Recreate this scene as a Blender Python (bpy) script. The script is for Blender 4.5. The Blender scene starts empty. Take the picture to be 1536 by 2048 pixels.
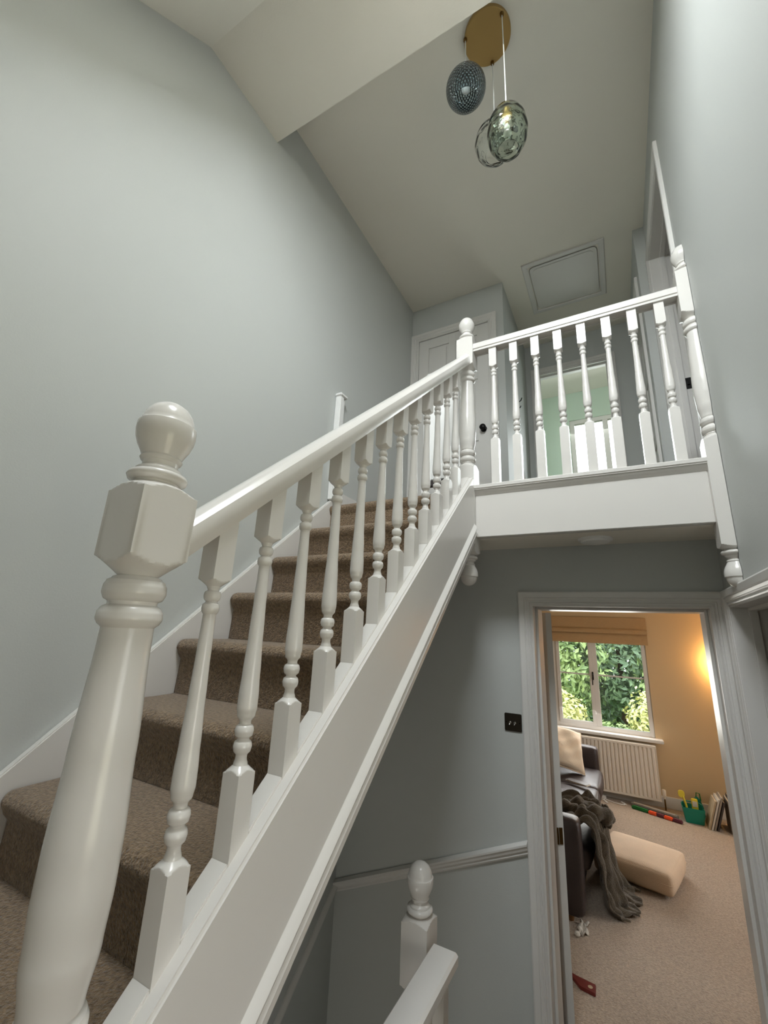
import bpy, bmesh, math, random
from math import sin, cos, pi, radians, sqrt
from mathutils import Vector, Matrix

random.seed(7)
scene = bpy.context.scene
COL = scene.collection
H = 1.82                      # the lens is 1.82 m above the hall floor; z below is given from lens height

# ------------------------------------------------------------------ camera
def look_axes(yaw, pitch, roll):
    y, p, r = radians(yaw), radians(pitch), radians(roll)
    F = Vector((sin(y)*cos(p), cos(y)*cos(p), sin(p)))
    R0 = Vector((cos(y), -sin(y), 0)); U0 = R0.cross(F)
    return cos(r)*R0 + sin(r)*U0, -sin(r)*R0 + cos(r)*U0, F
R_, U_, F_ = look_axes(-29.2007, 15.6178, 2.7041)
cam_d = bpy.data.cameras.new('camera'); cam = bpy.data.objects.new('camera', cam_d); COL.objects.link(cam)
m = Matrix.Identity(4)
for i in range(3):
    m[i][0], m[i][1], m[i][2] = R_[i], U_[i], -F_[i]
m.translation = Vector((0, 0, H)); cam.matrix_world = m
cam_d.sensor_fit = 'VERTICAL'; cam_d.sensor_height = 36.0; cam_d.lens = 845.4/2048*36.0
cam_d.clip_start = 0.02
scene.camera = cam

# ------------------------------------------------------------------ world, lights, exposure
w = bpy.data.worlds.new('overcast_sky'); scene.world = w; w.use_nodes = True
nt = w.node_tree; bg = nt.nodes['Background']
bg.inputs['Color'].default_value = (0.86, 0.93, 1.0, 1); bg.inputs['Strength'].default_value = 4.2
vs = scene.view_settings
vs.view_transform = 'Standard'; vs.look = 'None'; vs.gamma = 1.0; vs.use_curve_mapping = False
vs.exposure = 0.22
try:
    cy_ = scene.cycles
    cy_.max_bounces = 8; cy_.diffuse_bounces = 4; cy_.glossy_bounces = 3; cy_.transmission_bounces = 8; cy_.caustics_reflective = False
except Exception:
    pass

def area(name, loc, aim, sx, sy, power, col):
    L = bpy.data.lights.new(name, 'AREA'); L.shape = 'RECTANGLE'; L.size = sx; L.size_y = sy
    L.energy = power; L.color = col
    o = bpy.data.objects.new(name, L); COL.objects.link(o)
    o.location = (loc[0], loc[1], loc[2]+H)
    o.rotation_euler = Vector(aim).to_track_quat('-Z', 'Y').to_euler()
    return o
# daylight at the openings of the house: roof window over the half landing, hall window behind,
# bathroom window, lounge window; the lower hall and lounge side lights are added fill
SLOPE = 0.84                                         # pitch of the sloping ceiling (rise / run)
area('daylight_roof_window', (-0.25, 0.143, 2.695), (0, 0.643, -0.766), 0.93, 0.91, 92, (0.93, 0.98, 1.0))
area('daylight_hall_window', (1.46, -0.15, -0.50), (-0.80, 0.30, 0.62), 0.9, 1.1, 9.5, (1.0, 0.86, 0.70))
area('fill_lower_hall', (-1.1, -0.90, -3.2), (0.1, 1, 0.35), 0.7, 0.9, 10, (1.0, 0.95, 0.86))  # added fill for the wall around the dado rail; no opening behind it
area('daylight_bathroom_window', (0.05, 5.62, 2.15), (0, -1, -0.55), 0.9, 1.1, 30, (0.93, 1.0, 0.97))
area('daylight_lounge_window', (-0.33, 6.39, -0.50), (0, -1, -0.35), 1.0, 0.9, 20, (1.0, 0.98, 0.94))
area('fill_lounge_side', (2.18, 4.55, -0.40), (-1, 0.25, -0.15), 1.3, 1.0, 16, (1.0, 0.93, 0.84))  # added fill to brighten the lounge, set in an invented side opening

# ------------------------------------------------------------------ materials
def lin(c):
    return tuple(((v/255)/12.92 if v/255 <= 0.04045 else ((v/255+0.055)/1.055)**2.4) for v in c)
MATS = {}
def mat(name, rgb, rough=0.6, metal=0.0, bump=0.0, bscale=60.0, var=0.0, vscale=3.0, spec=0.5, coat=0.0,
        trans=0.0, ior=1.45, sheen=0.0, rgb2=None, aniso=None, emit=0.0):
    M = bpy.data.materials.new(name); M.use_nodes = True
    t = M.node_tree; b = t.nodes['Principled BSDF']
    c = lin(rgb)
    b.inputs['Base Color'].default_value = (*c, 1)
    b.inputs['Roughness'].default_value = rough; b.inputs['Metallic'].default_value = metal
    b.inputs['Specular IOR Level'].default_value = spec
    b.inputs['Coat Weight'].default_value = coat
    b.inputs['Transmission Weight'].default_value = trans; b.inputs['IOR'].default_value = ior
    if sheen: b.inputs['Sheen Weight'].default_value = sheen
    if emit:
        b.inputs['Emission Color'].default_value = (*c, 1); b.inputs['Emission Strength'].default_value = emit
    tc = t.nodes.new('ShaderNodeTexCoord')
    src = tc.outputs['Object']
    if aniso:
        mp = t.nodes.new('ShaderNodeMapping'); mp.inputs['Scale'].default_value = aniso
        t.links.new(src, mp.inputs['Vector']); src = mp.outputs['Vector']
    if var or rgb2:
        n = t.nodes.new('ShaderNodeTexNoise'); n.inputs['Scale'].default_value = vscale; n.inputs['Detail'].default_value = 4
        t.links.new(src, n.inputs['Vector'])
        r = t.nodes.new('ShaderNodeValToRGB')
        r.color_ramp.elements[0].position = 0.3; r.color_ramp.elements[1].position = 0.7
        a = lin(rgb2) if rgb2 else tuple(v*(1-var) for v in c)
        d = c if rgb2 else tuple(min(1, v*(1+var)) for v in c)
        r.color_ramp.elements[0].color = (*a, 1); r.color_ramp.elements[1].color = (*d, 1)
        t.links.new(n.outputs['Fac'], r.inputs['Fac']); t.links.new(r.outputs['Color'], b.inputs['Base Color'])
    if bump:
        n2 = t.nodes.new('ShaderNodeTexNoise'); n2.inputs['Scale'].default_value = bscale; n2.inputs['Detail'].default_value = 3
        t.links.new(src, n2.inputs['Vector'])
        bp = t.nodes.new('ShaderNodeBump'); bp.inputs['Strength'].default_value = bump; bp.inputs['Distance'].default_value = 0.01
        t.links.new(n2.outputs['Fac'], bp.inputs['Height']); t.links.new(bp.outputs['Normal'], b.inputs['Normal'])
    MATS[name] = M
    return M
mat('wall_paint', (194, 197, 194), 0.55, bump=0.05, bscale=180, spec=0.35)
mat('wall_cream', (206, 180, 142), 0.8, bump=0.04, bscale=160)
mat('wall_mint', (205, 222, 206), 0.75, bump=0.03, bscale=160)
mat('ceiling_paint', (236, 232, 221), 0.9, bump=0.05, bscale=140)
mat('gloss_white', (221, 218, 213), 0.22, bump=0.03, bscale=30, spec=0.5)
mat('satin_white', (220, 218, 214), 0.38, bump=0.03, bscale=40)
mat('plastic_white', (240, 240, 238), 0.35)
mat('radiator_white', (232, 224, 212), 0.35)
def carpet_mat(name, c1, c2, scale):
    M = mat(name, c1, 0.95, bump=1.0, bscale=scale, rgb2=c2, vscale=scale*0.55, spec=0.1, sheen=0.35)
    return M
carpet_mat('carpet_taupe', (158, 133, 103), (102, 82, 60), 190)
carpet_mat('carpet_lounge', (190, 170, 148), (152, 132, 112), 150)
mat('glass_clear', (250, 252, 250), 0.02, trans=1.0, ior=1.45)
mat('glass_green', (228, 238, 226), 0.02, trans=1.0, ior=1.45)
mat('glass_pane', (255, 255, 255), 0.0, trans=1.0, ior=1.02)
mat('brass', (178, 148, 94), 0.5, metal=0.75, bump=0.02, bscale=200)
mat('brass_dark', (120, 92, 50), 0.4, metal=1.0)
mat('black_metal', (26, 25, 24), 0.4, metal=0.6)
mat('bronze_plate', (74, 68, 60), 0.35, metal=0.9)
mat('chrome', (215, 215, 212), 0.15, metal=1.0)
mat('bulb_white', (245, 245, 240), 0.4)
mat('cord_white', (240, 240, 236), 0.6)
mat('dark_leather', (54, 45, 44), 0.42, bump=0.25, bscale=90, var=0.12, vscale=5)
mat('blanket', (102, 92, 76), 0.95, bump=0.8, bscale=120, rgb2=(66, 58, 46), vscale=14, sheen=0.3)
mat('cotton_cream', (222, 204, 180), 0.9, bump=0.3, bscale=140, var=0.06, vscale=8)
mat('cotton_beige', (206, 182, 156), 0.85, bump=0.25, bscale=150, var=0.05, vscale=6)
mat('blind_linen', (186, 152, 110), 0.9, bump=0.35, bscale=200, var=0.06, vscale=30, aniso=(1, 1, 6))
mat('toy_green', (20, 130, 110), 0.4, var=0.1)
mat('toy_dark_green', (30, 110, 50), 0.5)
mat('toy_yellow', (226, 206, 70), 0.45)
mat('toy_orange', (238, 92, 46), 0.5)
mat('toy_purple', (98, 48, 62), 0.5)
mat('toy_grey', (120, 116, 108), 0.6)
mat('toy_red', (104, 38, 32), 0.5)
mat('paper_grey', (150, 140, 128), 0.8, var=0.2, vscale=12)
mat('paper_tan', (176, 158, 130), 0.8, var=0.15, vscale=12)
mat('paper_dark', (66, 60, 58), 0.7, var=0.2, vscale=9)
mat('cover_white', (208, 202, 192), 0.7)
mat('wood_brown', (112, 78, 44), 0.5, var=0.25, vscale=7, aniso=(1, 1, 0.1))
mat('brick', (150, 118, 98), 0.9, bump=0.5, bscale=40, var=0.2, vscale=18)
mat('grass', (98, 130, 60), 1.0, bump=0.8, bscale=60, var=0.25, vscale=6)
mat('bark', (84, 70, 54), 0.95, bump=0.8, bscale=30)
def leaf_mat(name, c1, c2):
    M = mat(name, c1, 0.5, rgb2=c2, vscale=3.5)
    b = M.node_tree.nodes['Principled BSDF']
    b.inputs['Subsurface Weight'].default_value = 0.0
    return M
leaf_mat('leaf_green', (176, 196, 128), (104, 132, 82))
leaf_mat('leaf_dark', (132, 156, 116), (74, 98, 76))
leaf_mat('leaf_yellow', (238, 234, 170), (190, 196, 120))
M = MATS['glass_pane']; t = M.node_tree
out = t.nodes['Material Output']; mx = t.nodes.new('ShaderNodeMixShader')
tr_ = t.nodes.new('ShaderNodeBsdfTransparent'); gl_ = t.nodes.new('ShaderNodeBsdfGlossy'); gl_.inputs['Roughness'].default_value = 0.0
fr_ = t.nodes.new('ShaderNodeFresnel'); fr_.inputs['IOR'].default_value = 1.45
t.links.new(fr_.outputs[0], mx.inputs[0]); t.links.new(tr_.outputs[0], mx.inputs[1]); t.links.new(gl_.outputs[0], mx.inputs[2])
t.links.new(mx.outputs[0], out.inputs['Surface'])
# blue ribbed glass: fine diamond relief
M = mat('glass_blue', (196, 216, 224), 0.06, trans=1.0, ior=1.45)
t = M.node_tree; b = t.nodes['Principled BSDF']
tc = [n for n in t.nodes if n.type == 'TEX_COORD'][0]
sep = t.nodes.new('ShaderNodeSeparateXYZ'); t.links.new(tc.outputs['Object'], sep.inputs[0])
at2 = t.nodes.new('ShaderNodeMath'); at2.operation = 'ARCTAN2'
t.links.new(sep.outputs['X'], at2.inputs[0]); t.links.new(sep.outputs['Y'], at2.inputs[1])
def mth(op, a, bb=None):
    n = t.nodes.new('ShaderNodeMath'); n.operation = op
    for i, v in enumerate((a, bb)):
        if v is None: continue
        if isinstance(v, (int, float)): n.inputs[i].default_value = v
        else: t.links.new(v, n.inputs[i])
    return n.outputs[0]
ang = mth('MULTIPLY', at2.outputs[0], 30.0); zz = mth('MULTIPLY', sep.outputs['Z'], 380.0)
hgt = mth('ADD', mth('SINE', mth('ADD', ang, zz)), mth('SINE', mth('SUBTRACT', ang, zz)))
bp = t.nodes.new('ShaderNodeBump'); bp.inputs['Strength'].default_value = 0.8; bp.inputs['Distance'].default_value = 0.004
t.links.new(hgt, bp.inputs['Height']); t.links.new(bp.outputs['Normal'], b.inputs['Normal'])

# ------------------------------------------------------------------ mesh helpers (z from lens height)
WORLD = {}                    # object -> its place, z from lens height
class MB:
    def __init__(self): self.v = []; self.f = []
    def add(self, vs, fs):
        k = len(self.v); self.v += [tuple(p) for p in vs]; self.f += [tuple(k+i for i in q) for q in fs]; return self
    def box(self, x0, x1, y0, y1, z0, z1):
        x0, x1 = min(x0, x1), max(x0, x1); y0, y1 = min(y0, y1), max(y0, y1); z0, z1 = min(z0, z1), max(z0, z1)
        return self.add([(x0,y0,z0),(x1,y0,z0),(x1,y1,z0),(x0,y1,z0),(x0,y0,z1),(x1,y0,z1),(x1,y1,z1),(x0,y1,z1)],
            [(0,3,2,1),(4,5,6,7),(0,1,5,4),(1,2,6,5),(2,3,7,6),(3,0,4,7)])
    def prism(self, poly, axis, a, b):
        # poly: 2D points; axis 'x': (y,z), 'y': (x,z), 'z': (x,y)
        n = len(poly)
        def P(p, s):
            return (s, p[0], p[1]) if axis == 'x' else (p[0], s, p[1]) if axis == 'y' else (p[0], p[1], s)
        self.add([P(p, a) for p in poly] + [P(p, b) for p in poly],
            [tuple(range(n))[::-1], tuple(range(n, 2*n))] + [(i, (i+1) % n, n+(i+1) % n, n+i) for i in range(n)])
        return self
    def lathe(self, cx, cy, prof, n=32, rfun=None, cap=True):
        # prof: (r, z) from bottom to top
        vs = []
        for r, z in prof:
            for k in range(n):
                a = 2*pi*k/n
                rr = rfun(a, r, z) if rfun else r
                vs.append((cx+rr*cos(a), cy+rr*sin(a), z))
        fs = []
        for i in range(len(prof)-1):
            for k in range(n):
                fs.append((i*n+k, i*n+(k+1) % n, (i+1)*n+(k+1) % n, (i+1)*n+k))
        if cap:
            fs.append(tuple(range(n))[::-1]); fs.append(tuple((len(prof)-1)*n+k for k in range(n)))
        return self.add(vs, fs)
    def tube(self, pts, r, n=8):
        pts = [Vector(p) for p in pts]; vs = []; fs = []
        up = Vector((0.13, 0.31, 0.94))
        for i, p in enumerate(pts):
            d = (pts[min(i+1, len(pts)-1)] - pts[max(i-1, 0)]).normalized()
            a = d.cross(up)
            if a.length < 0.1: a = d.cross(Vector((1, 0, 0)))
            a.normalize(); b2 = d.cross(a)
            rr = r[i] if isinstance(r, (list, tuple)) else r
            for k in range(n):
                t_ = 2*pi*k/n; vs.append(p + rr*(cos(t_)*a + sin(t_)*b2))
        for i in range(len(pts)-1):
            for k in range(n): fs.append((i*n+k, i*n+(k+1) % n, (i+1)*n+(k+1) % n, (i+1)*n+k))
        fs.append(tuple(range(n))[::-1]); fs.append(tuple((len(pts)-1)*n+k for k in range(n)))
        return self.add(vs, fs)
    def grid(self, P, nu, nv, closed=False):
        vs = [P(i/(nu-1), j/(nv-1)) for i in range(nu) for j in range(nv)]
        fs = [(i*nv+j, (i+1)*nv+j, (i+1)*nv+j+1, i*nv+j+1) for i in range(nu-1) for j in range(nv-1)]
        return self.add(vs, fs)
    def sweep(self, prof, path):
        # loft closed profile rings: path = list of functions p -> 3D
        n = len(prof); vs = []; fs = []
        for fn in path: vs += [fn(p) for p in prof]
        for i in range(len(path)-1):
            for k in range(n): fs.append((i*n+k, i*n+(k+1) % n, (i+1)*n+(k+1) % n, (i+1)*n+k))
        fs.append(tuple(range(n))[::-1]); fs.append(tuple((len(path)-1)*n+k for k in range(n)))
        return self.add(vs, fs)
    def build(self, name, material, parent=None, label=None, cat=None, group=None, kind=None, bevel=0.0, bseg=2,
              angle=35, smooth=True, origin=None, solid=0.0, sub=0):
        vs = [Vector(p) for p in self.v]
        if origin is None:
            xs = [p.x for p in vs]; ys = [p.y for p in vs]; zs = [p.z for p in vs]
            origin = Vector(((min(xs)+max(xs))/2, (min(ys)+max(ys))/2, min(zs)))
        origin = Vector(origin)
        me = bpy.data.meshes.new(name)
        bm = bmesh.new()
        bv = [bm.verts.new(p-origin) for p in vs]
        for q in self.f:
            try: bm.faces.new([bv[i] for i in q])
            except ValueError: pass
        if bevel:
            bmesh.ops.recalc_face_normals(bm, faces=bm.faces)
            es = [e for e in bm.edges if len(e.link_faces) == 2 and e.calc_face_angle(0) > radians(30)]
            bmesh.ops.bevel(bm, geom=es, offset=bevel, segments=bseg, affect='EDGES', clamp_overlap=True)
        bmesh.ops.recalc_face_normals(bm, faces=bm.faces)
        if smooth:
            for fc in bm.faces: fc.smooth = True
        bm.to_mesh(me); bm.free()
        if smooth: me.set_sharp_from_angle(angle=radians(angle))
        me.materials.append(MATS[material])
        o = put(name, me, origin, parent, label, cat, group, kind)
        if solid:
            md = o.modifiers.new('thick', 'SOLIDIFY'); md.thickness = solid; md.offset = 0
        if sub:
            md = o.modifiers.new('sub', 'SUBSURF'); md.levels = sub; md.render_levels = sub
        return o
def put(name, data, origin, parent=None, label=None, cat=None, group=None, kind=None):
    o = bpy.data.objects.new(name, data); COL.objects.link(o)
    origin = Vector(origin); WORLD[o.name] = origin.copy()
    if parent is not None:
        o.parent = parent; o.location = origin - WORLD[parent.name]
    else:
        o.location = origin + Vector((0, 0, H))
    tag(o, label, cat, group, kind)
    return o
def tag(o, label=None, cat=None, group=None, kind=None):
    if label: o['label'] = label
    if cat: o['category'] = cat
    if group: o['group'] = group
    if kind: o['kind'] = kind
    return o
def thing(name, loc, label=None, cat=None, group=None, kind=None):
    o = put(name, None, loc, None, label, cat, group, kind); o.empty_display_size = 0.05
    return o
def struct(name, mb, material, label, cat, **kw):
    return mb.build(name, material, None, label, cat, kind='structure', **kw)

FL = -1.82        # hall and lounge floor
LF = 0.735        # upper landing floor
CE = 3.09         # main ceiling
XL, XR = -1.56, 0.42

# ------------------------------------------------------------------ walls, floors, ceilings
def holed(mb, plane, a0, a1, z0, z1, t0, t1, holes):
    """wall slab of thickness t0..t1; plane 'x': spans y, plane 'y': spans x; holes (h0,h1,zb,zt)"""
    def bx(u0, u1, w0, w1):
        if u1-u0 < 1e-4 or w1-w0 < 1e-4: return
        if plane == 'x': mb.box(t0, t1, u0, u1, w0, w1)
        else: mb.box(u0, u1, t0, t1, w0, w1)
    hs = sorted(holes); cur = a0
    cols = []
    edges = sorted(set([a0, a1] + [h[0] for h in hs] + [h[1] for h in hs]))
    for u0, u1 in zip(edges[:-1], edges[1:]):
        mid = (u0+u1)/2; z = z0
        for h in sorted([h for h in hs if h[0] < mid < h[1]], key=lambda h: h[2]):
            bx(u0, u1, z, h[2]); z = h[3]
        bx(u0, u1, z, z1)
    return mb
# openings
LD = (-0.42, 0.365, FL, 0.170)              # lounge door (x)
RD = (1.57, 2.355, FL, 0.170)               # hall side door in the right wall (y)
UD = (2.285, 3.055, LF, 2.695)              # bedroom door in the right wall, upstairs (y)
FD = (3.325, 4.085, LF, 2.695)              # far bedroom door (y)
BD = (-0.555, 0.115, LF, 2.715)             # bathroom door (x)
CD = (-1.495, -0.805, LF, 2.725)            # landing cupboard (x)
LW = (-0.88, 0.235, -1.10, 0.20)            # lounge window (x)
BW = (-0.36, 0.45, 1.55, 2.70)              # bathroom window (x)
HW = (-0.60, 0.30, -1.05, 0.10)             # hall window in the side wall (y)

struct('wall_left', MB().box(XL-0.12, XL, -1.06, 3.30, -4.3, 3.25), 'wall_paint',
       'tall pale grey painted wall rising beside the stairs', 'wall')
struct('wall_right', holed(MB(), 'x', 0.80, 3.13, FL, 3.25, XR, XR+0.12, [RD, UD]), 'wall_paint',
       'pale grey painted wall at the right end of the landing balustrade', 'wall')
struct('wall_recess_right', holed(MB(), 'x', 3.13, 4.233, LF, 3.25, 0.348, 0.468, [FD]), 'wall_paint',
       'grey wall stepping in beyond the bedroom door on the landing', 'wall')
struct('wall_hall', holed(MB(), 'y', XL, 0.54, -4.3, 0.62, 2.43, 2.70, [LD]), 'wall_paint',
       'shaded grey wall around the lounge doorway under the landing', 'wall')
struct('wall_cupboard', holed(MB(), 'y', XL, -0.675, LF-0.1, 3.25, 3.20, 3.30, [CD]), 'wall_paint',
       'grey wall around the cupboard door on the landing', 'wall')
struct('wall_recess_left', MB().box(-0.775, -0.675, 3.30, 4.233, LF-0.1, 3.25), 'wall_paint',
       'narrow grey return wall right of the cupboard door', 'wall')
struct('wall_bathroom_door', holed(MB(), 'y', -0.675, 0.468, LF-0.1, 3.25, 4.233, 4.333, [BD]), 'wall_paint',
       'grey wall around the bathroom doorway at the end of the landing', 'wall')
struct('wall_bathroom_rear', holed(MB(), 'y', -1.3, 1.2, LF-0.1, 3.25, 5.41, 5.53, [BW]), 'wall_mint',
       'pale mint bathroom wall with the bright window', 'wall')
struct('wall_bathroom_side', MB().box(-1.30, -1.20, 4.333, 5.41, LF-0.1, 3.25).box(1.10, 1.20, 4.333, 5.41, LF-0.1, 3.25), 'wall_mint',
       'pale mint side walls of the bathroom', 'wall')
struct('wall_behind', MB().box(XL, 1.62, -1.06, -0.96, -4.3, 1.42), 'wall_paint',
       'pale grey wall behind the viewer', 'wall')
struct('wall_hall_side', holed(MB(), 'x', -0.96, 0.80, FL, 3.25, 1.50, 1.62, [HW]).box(0.54, 3.1, 0.80, 0.92, FL, 3.25), 'wall_paint',
       'pale grey hall wall with a window beside the viewer', 'wall')
# lounge
struct('wall_lounge_window', holed(MB(), 'y', -2.3, 2.3, FL, 0.62, 6.52, 6.80, [LW]), 'wall_cream',
       'cream lounge wall around the garden window', 'wall')
struct('wall_lounge_side', holed(MB().box(-2.3, -2.2, 2.70, 6.52, FL, 0.62), 'x', 2.70, 6.52, FL, 0.62, 2.2, 2.3, [(3.85, 5.25, -1.0, 0.2)]), 'wall_cream',
       'cream side walls of the lounge', 'wall')
struct('wall_lounge_door', holed(MB(), 'y', -2.2, 2.2, FL, 0.62, 2.702, 2.716, [LD]), 'wall_cream',
       'cream lounge wall around its doorway', 'wall')
struct('ceiling_lounge', MB().box(-2.3, 2.3, 2.70, 6.8, 0.52, 0.62), 'ceiling_paint', 'white lounge ceiling', 'ceiling')
struct('floor_lounge', MB().box(-2.3, 2.3, 2.49, 6.8, FL-0.1, FL), 'carpet_lounge', 'beige carpet of the lounge beyond the doorway', 'floor')
# side rooms
struct('wall_bedroom', MB().box(3.0, 3.1, 0.95, 4.3, LF-0.1, 3.25).box(0.54, 3.1, 4.233, 4.333, LF-0.1, 3.25).box(0.54, 3.1, 0.92, 1.0, LF-0.1, 3.09), 'wall_cream',
       'dim cream wall inside the bedroom', 'wall')
struct('wall_side_room', MB().box(2.2, 2.3, 0.92, 2.55, FL, 0.62).box(0.54, 2.3, 2.43, 2.55, FL, 0.62), 'wall_cream',
       'dim wall inside the room right of the lounge door', 'wall')
struct('floor_side_room', MB().box(0.42, 2.3, 0.92, 2.43, FL-0.1, FL), 'carpet_lounge', 'carpet of the side room', 'floor')
struct('floor_bedroom', MB().box(0.54, 3.1, 0.92, 4.333, LF-0.18, LF-0.002), 'carpet_lounge', 'carpet of the bedroom upstairs', 'floor')
struct('floor_bathroom', MB().box(-1.3, 1.2, 4.333, 5.53, LF-0.15, LF-0.002), 'satin_white', 'pale bathroom floor', 'floor')
# floors
struct('floor_hall', MB().box(-0.62, 0.42, -0.96, 2.49, FL-0.2, FL).box(0.42, 1.5, -0.96, 0.80, FL-0.2, FL), 'carpet_lounge',
       'carpet of the hall below the landing', 'floor')
struct('floor_basement', MB().box(XL, 0.54, -0.96, 2.43, -4.4, -4.3), 'carpet_taupe', 'floor at the foot of the lower stairwell', 'floor')
mb = MB().prism([(2.062, LF), (2.062, LF-0.20), (2.10, 0.498), (4.34, 0.498), (4.34, LF)], 'x', XL, -0.70)
mb.box(-0.70, 0.468, 2.125, 4.34, 0.498, LF)
struct('floor_landing', mb, 'carpet_taupe', 'upper landing floor behind the balustrade', 'floor')
struct('ceiling_hall', MB().box(-0.70, XR, 2.118, 2.43, 0.480, 0.4975), 'ceiling_paint', 'white soffit under the landing with the smoke alarm', 'ceiling')
MIDZ = LF - 7*0.2005
struct('floor_half_landing', MB().box(XL, -0.66, -0.96, 0.74, MIDZ-0.25, MIDZ), 'carpet_taupe',
       'taupe carpeted half landing at the foot of the stairs', 'floor')
struct('wall_basement', MB().box(-0.62, -0.54, -0.96, 2.43, -4.3, FL-0.2), 'wall_paint', 'wall of the lower stairwell under the hall', 'wall')
struct('ground_side', MB().box(1.63, 16, -12, 0.75, -2.35, -2.25), 'grass', 'ground outside the hall window beside the viewer', 'ground')
# ceilings
struct('ceiling_main', MB().box(XL-0.12, 3.1, 1.26, 5.53, CE, CE+0.15).box(1.62, 3.1, 0.80, 1.26, CE, CE+0.15), 'ceiling_paint', 'high white ceiling over the landing', 'ceiling')
struct('ceiling_bulkhead', MB().box(XL, 1.5, 0.775, 1.26, 2.795, CE+0.15), 'ceiling_paint', 'lower white ceiling ledge crossing above the stairs', 'ceiling')
def slope_z(y): return 2.795 - SLOPE*(0.775-y)
RW = (-0.72, 0.22, 0.00, 0.71)          # roof window opening x0,x1,y0,y1
mb = MB()
for x0, x1, y0, y1 in ((XL, RW[0], -1.06, 0.775), (RW[1], 1.5, -1.06, 0.775), (RW[0], RW[1], -1.06, RW[2]), (RW[0], RW[1], RW[3], 0.775)):
    mb.prism([(y0, slope_z(y0)), (y1, slope_z(y1)), (y1, slope_z(y1)+0.48), (y0, slope_z(y0)+0.48)], 'x', x0, x1)
struct('ceiling_slope', mb, 'ceiling_paint', 'sloping white ceiling at the top left above the stair wall', 'ceiling')
# roof window frame and pane (over the viewer)
fw = thing('window_4', ((RW[0]+RW[1])/2, (RW[2]+RW[3])/2, slope_z((RW[2]+RW[3])/2)+0.1), 'roof window in the sloping ceiling above the viewer', 'window', kind='structure')
def sl_slab(x0, x1, y0, y1, d0, d1):
    return MB().prism([(y0, slope_z(y0)+d0), (y1, slope_z(y1)+d0), (y1, slope_z(y1)+d1), (y0, slope_z(y0)+d1)], 'x', x0, x1)
mb = MB()
for a in ((RW[0], RW[0]+0.05, RW[2], RW[3]), (RW[1]-0.05, RW[1], RW[2], RW[3]), (RW[0], RW[1], RW[2], RW[2]+0.04), (RW[0], RW[1], RW[3]-0.04, RW[3])):
    s = sl_slab(*a, 0.40, 0.48); mb.add(s.v, s.f)
mb.build('window_frame', 'gloss_white', fw)
s = sl_slab(RW[0]+0.05, RW[1]-0.05, RW[2]+0.04, RW[3]-0.04, 0.43, 0.44); s.build('pane', 'glass_pane', fw)
# hall window behind the viewer
def casement(root, x0, x1, z0, z1, y, d, mull, fr=0.055):
    mb = MB().box(x0, x0+fr, y, y+d, z0, z1).box(x1-fr, x1, y, y+d, z0, z1).box(x0+fr, x1-fr, y, y+d, z0, z0+fr).box(x0+fr, x1-fr, y, y+d, z1-fr, z1)
    for mx in mull: mb.box(mx-0.03, mx+0.03, y, y+d, z0+fr, z1-fr)
    mb.build('window_frame', 'gloss_white', root, bevel=0.004)
w5 = thing('window_3', (1.56, -0.15, HW[2]), 'white framed hall window beside the viewer', 'window', kind='structure')
mb = MB()
for a, b2, c, d in ((HW[0], HW[0]+0.05, HW[2], HW[3]), (HW[1]-0.05, HW[1], HW[2], HW[3]), (HW[0], HW[1], HW[2], HW[2]+0.05), (HW[0], HW[1], HW[3]-0.05, HW[3]), (-0.18, -0.12, HW[2], HW[3])):
    mb.box(1.55, 1.61, a, b2, c, d)
mb.build('window_frame', 'gloss_white', w5)
for a, b2 in ((HW[0]+0.05, -0.18), (-0.12, HW[1]-0.05)):
    MB().box(1.575, 1.585, a, b2, HW[2]+0.05, HW[3]-0.05).build('pane', 'glass_pane', w5)

# ------------------------------------------------------------------ mouldings
ARCH = [(0, 0), (0, .009), (.004, .011), (.008, .009), (.011, .007), (.014, .012), (.018, .0135), (.021, .011),
        (.024, .0135), (.030, .0165), (.034, .0145), (.037, .0185), (.060, .020), (.066, .017), (.066, 0)]
def architrave(root, plane, pos, sgn, h, name='architrave', cut=None):
    """mitred moulded frame round opening h=(a0,a1,zb,zt), standing proud of plane 'x'/'y' at pos towards sgn;
    each of the three lengths is a piece"""
    a0, a1, zb, zt = h
    def P(a, z, t): return (pos+sgn*t, a, z) if plane == 'x' else (a, pos+sgn*t, z)
    runs = [[lambda p: P(a0-p[0], zb, p[1]), lambda p: P(a0-p[0], zt+p[0], p[1])],
            [lambda p: P(a0-p[0], zt+p[0], p[1]), lambda p: P(a1+p[0], zt+p[0], p[1])],
            [lambda p: P(a1+p[0], zt+p[0], p[1]), lambda p: P(a1+p[0], zb, p[1])]]
    for i, r in enumerate(runs):
        MB().sweep(ARCH, r).build('architrave' if i != 1 else 'architrave_head', 'satin_white', root, angle=20)
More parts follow.
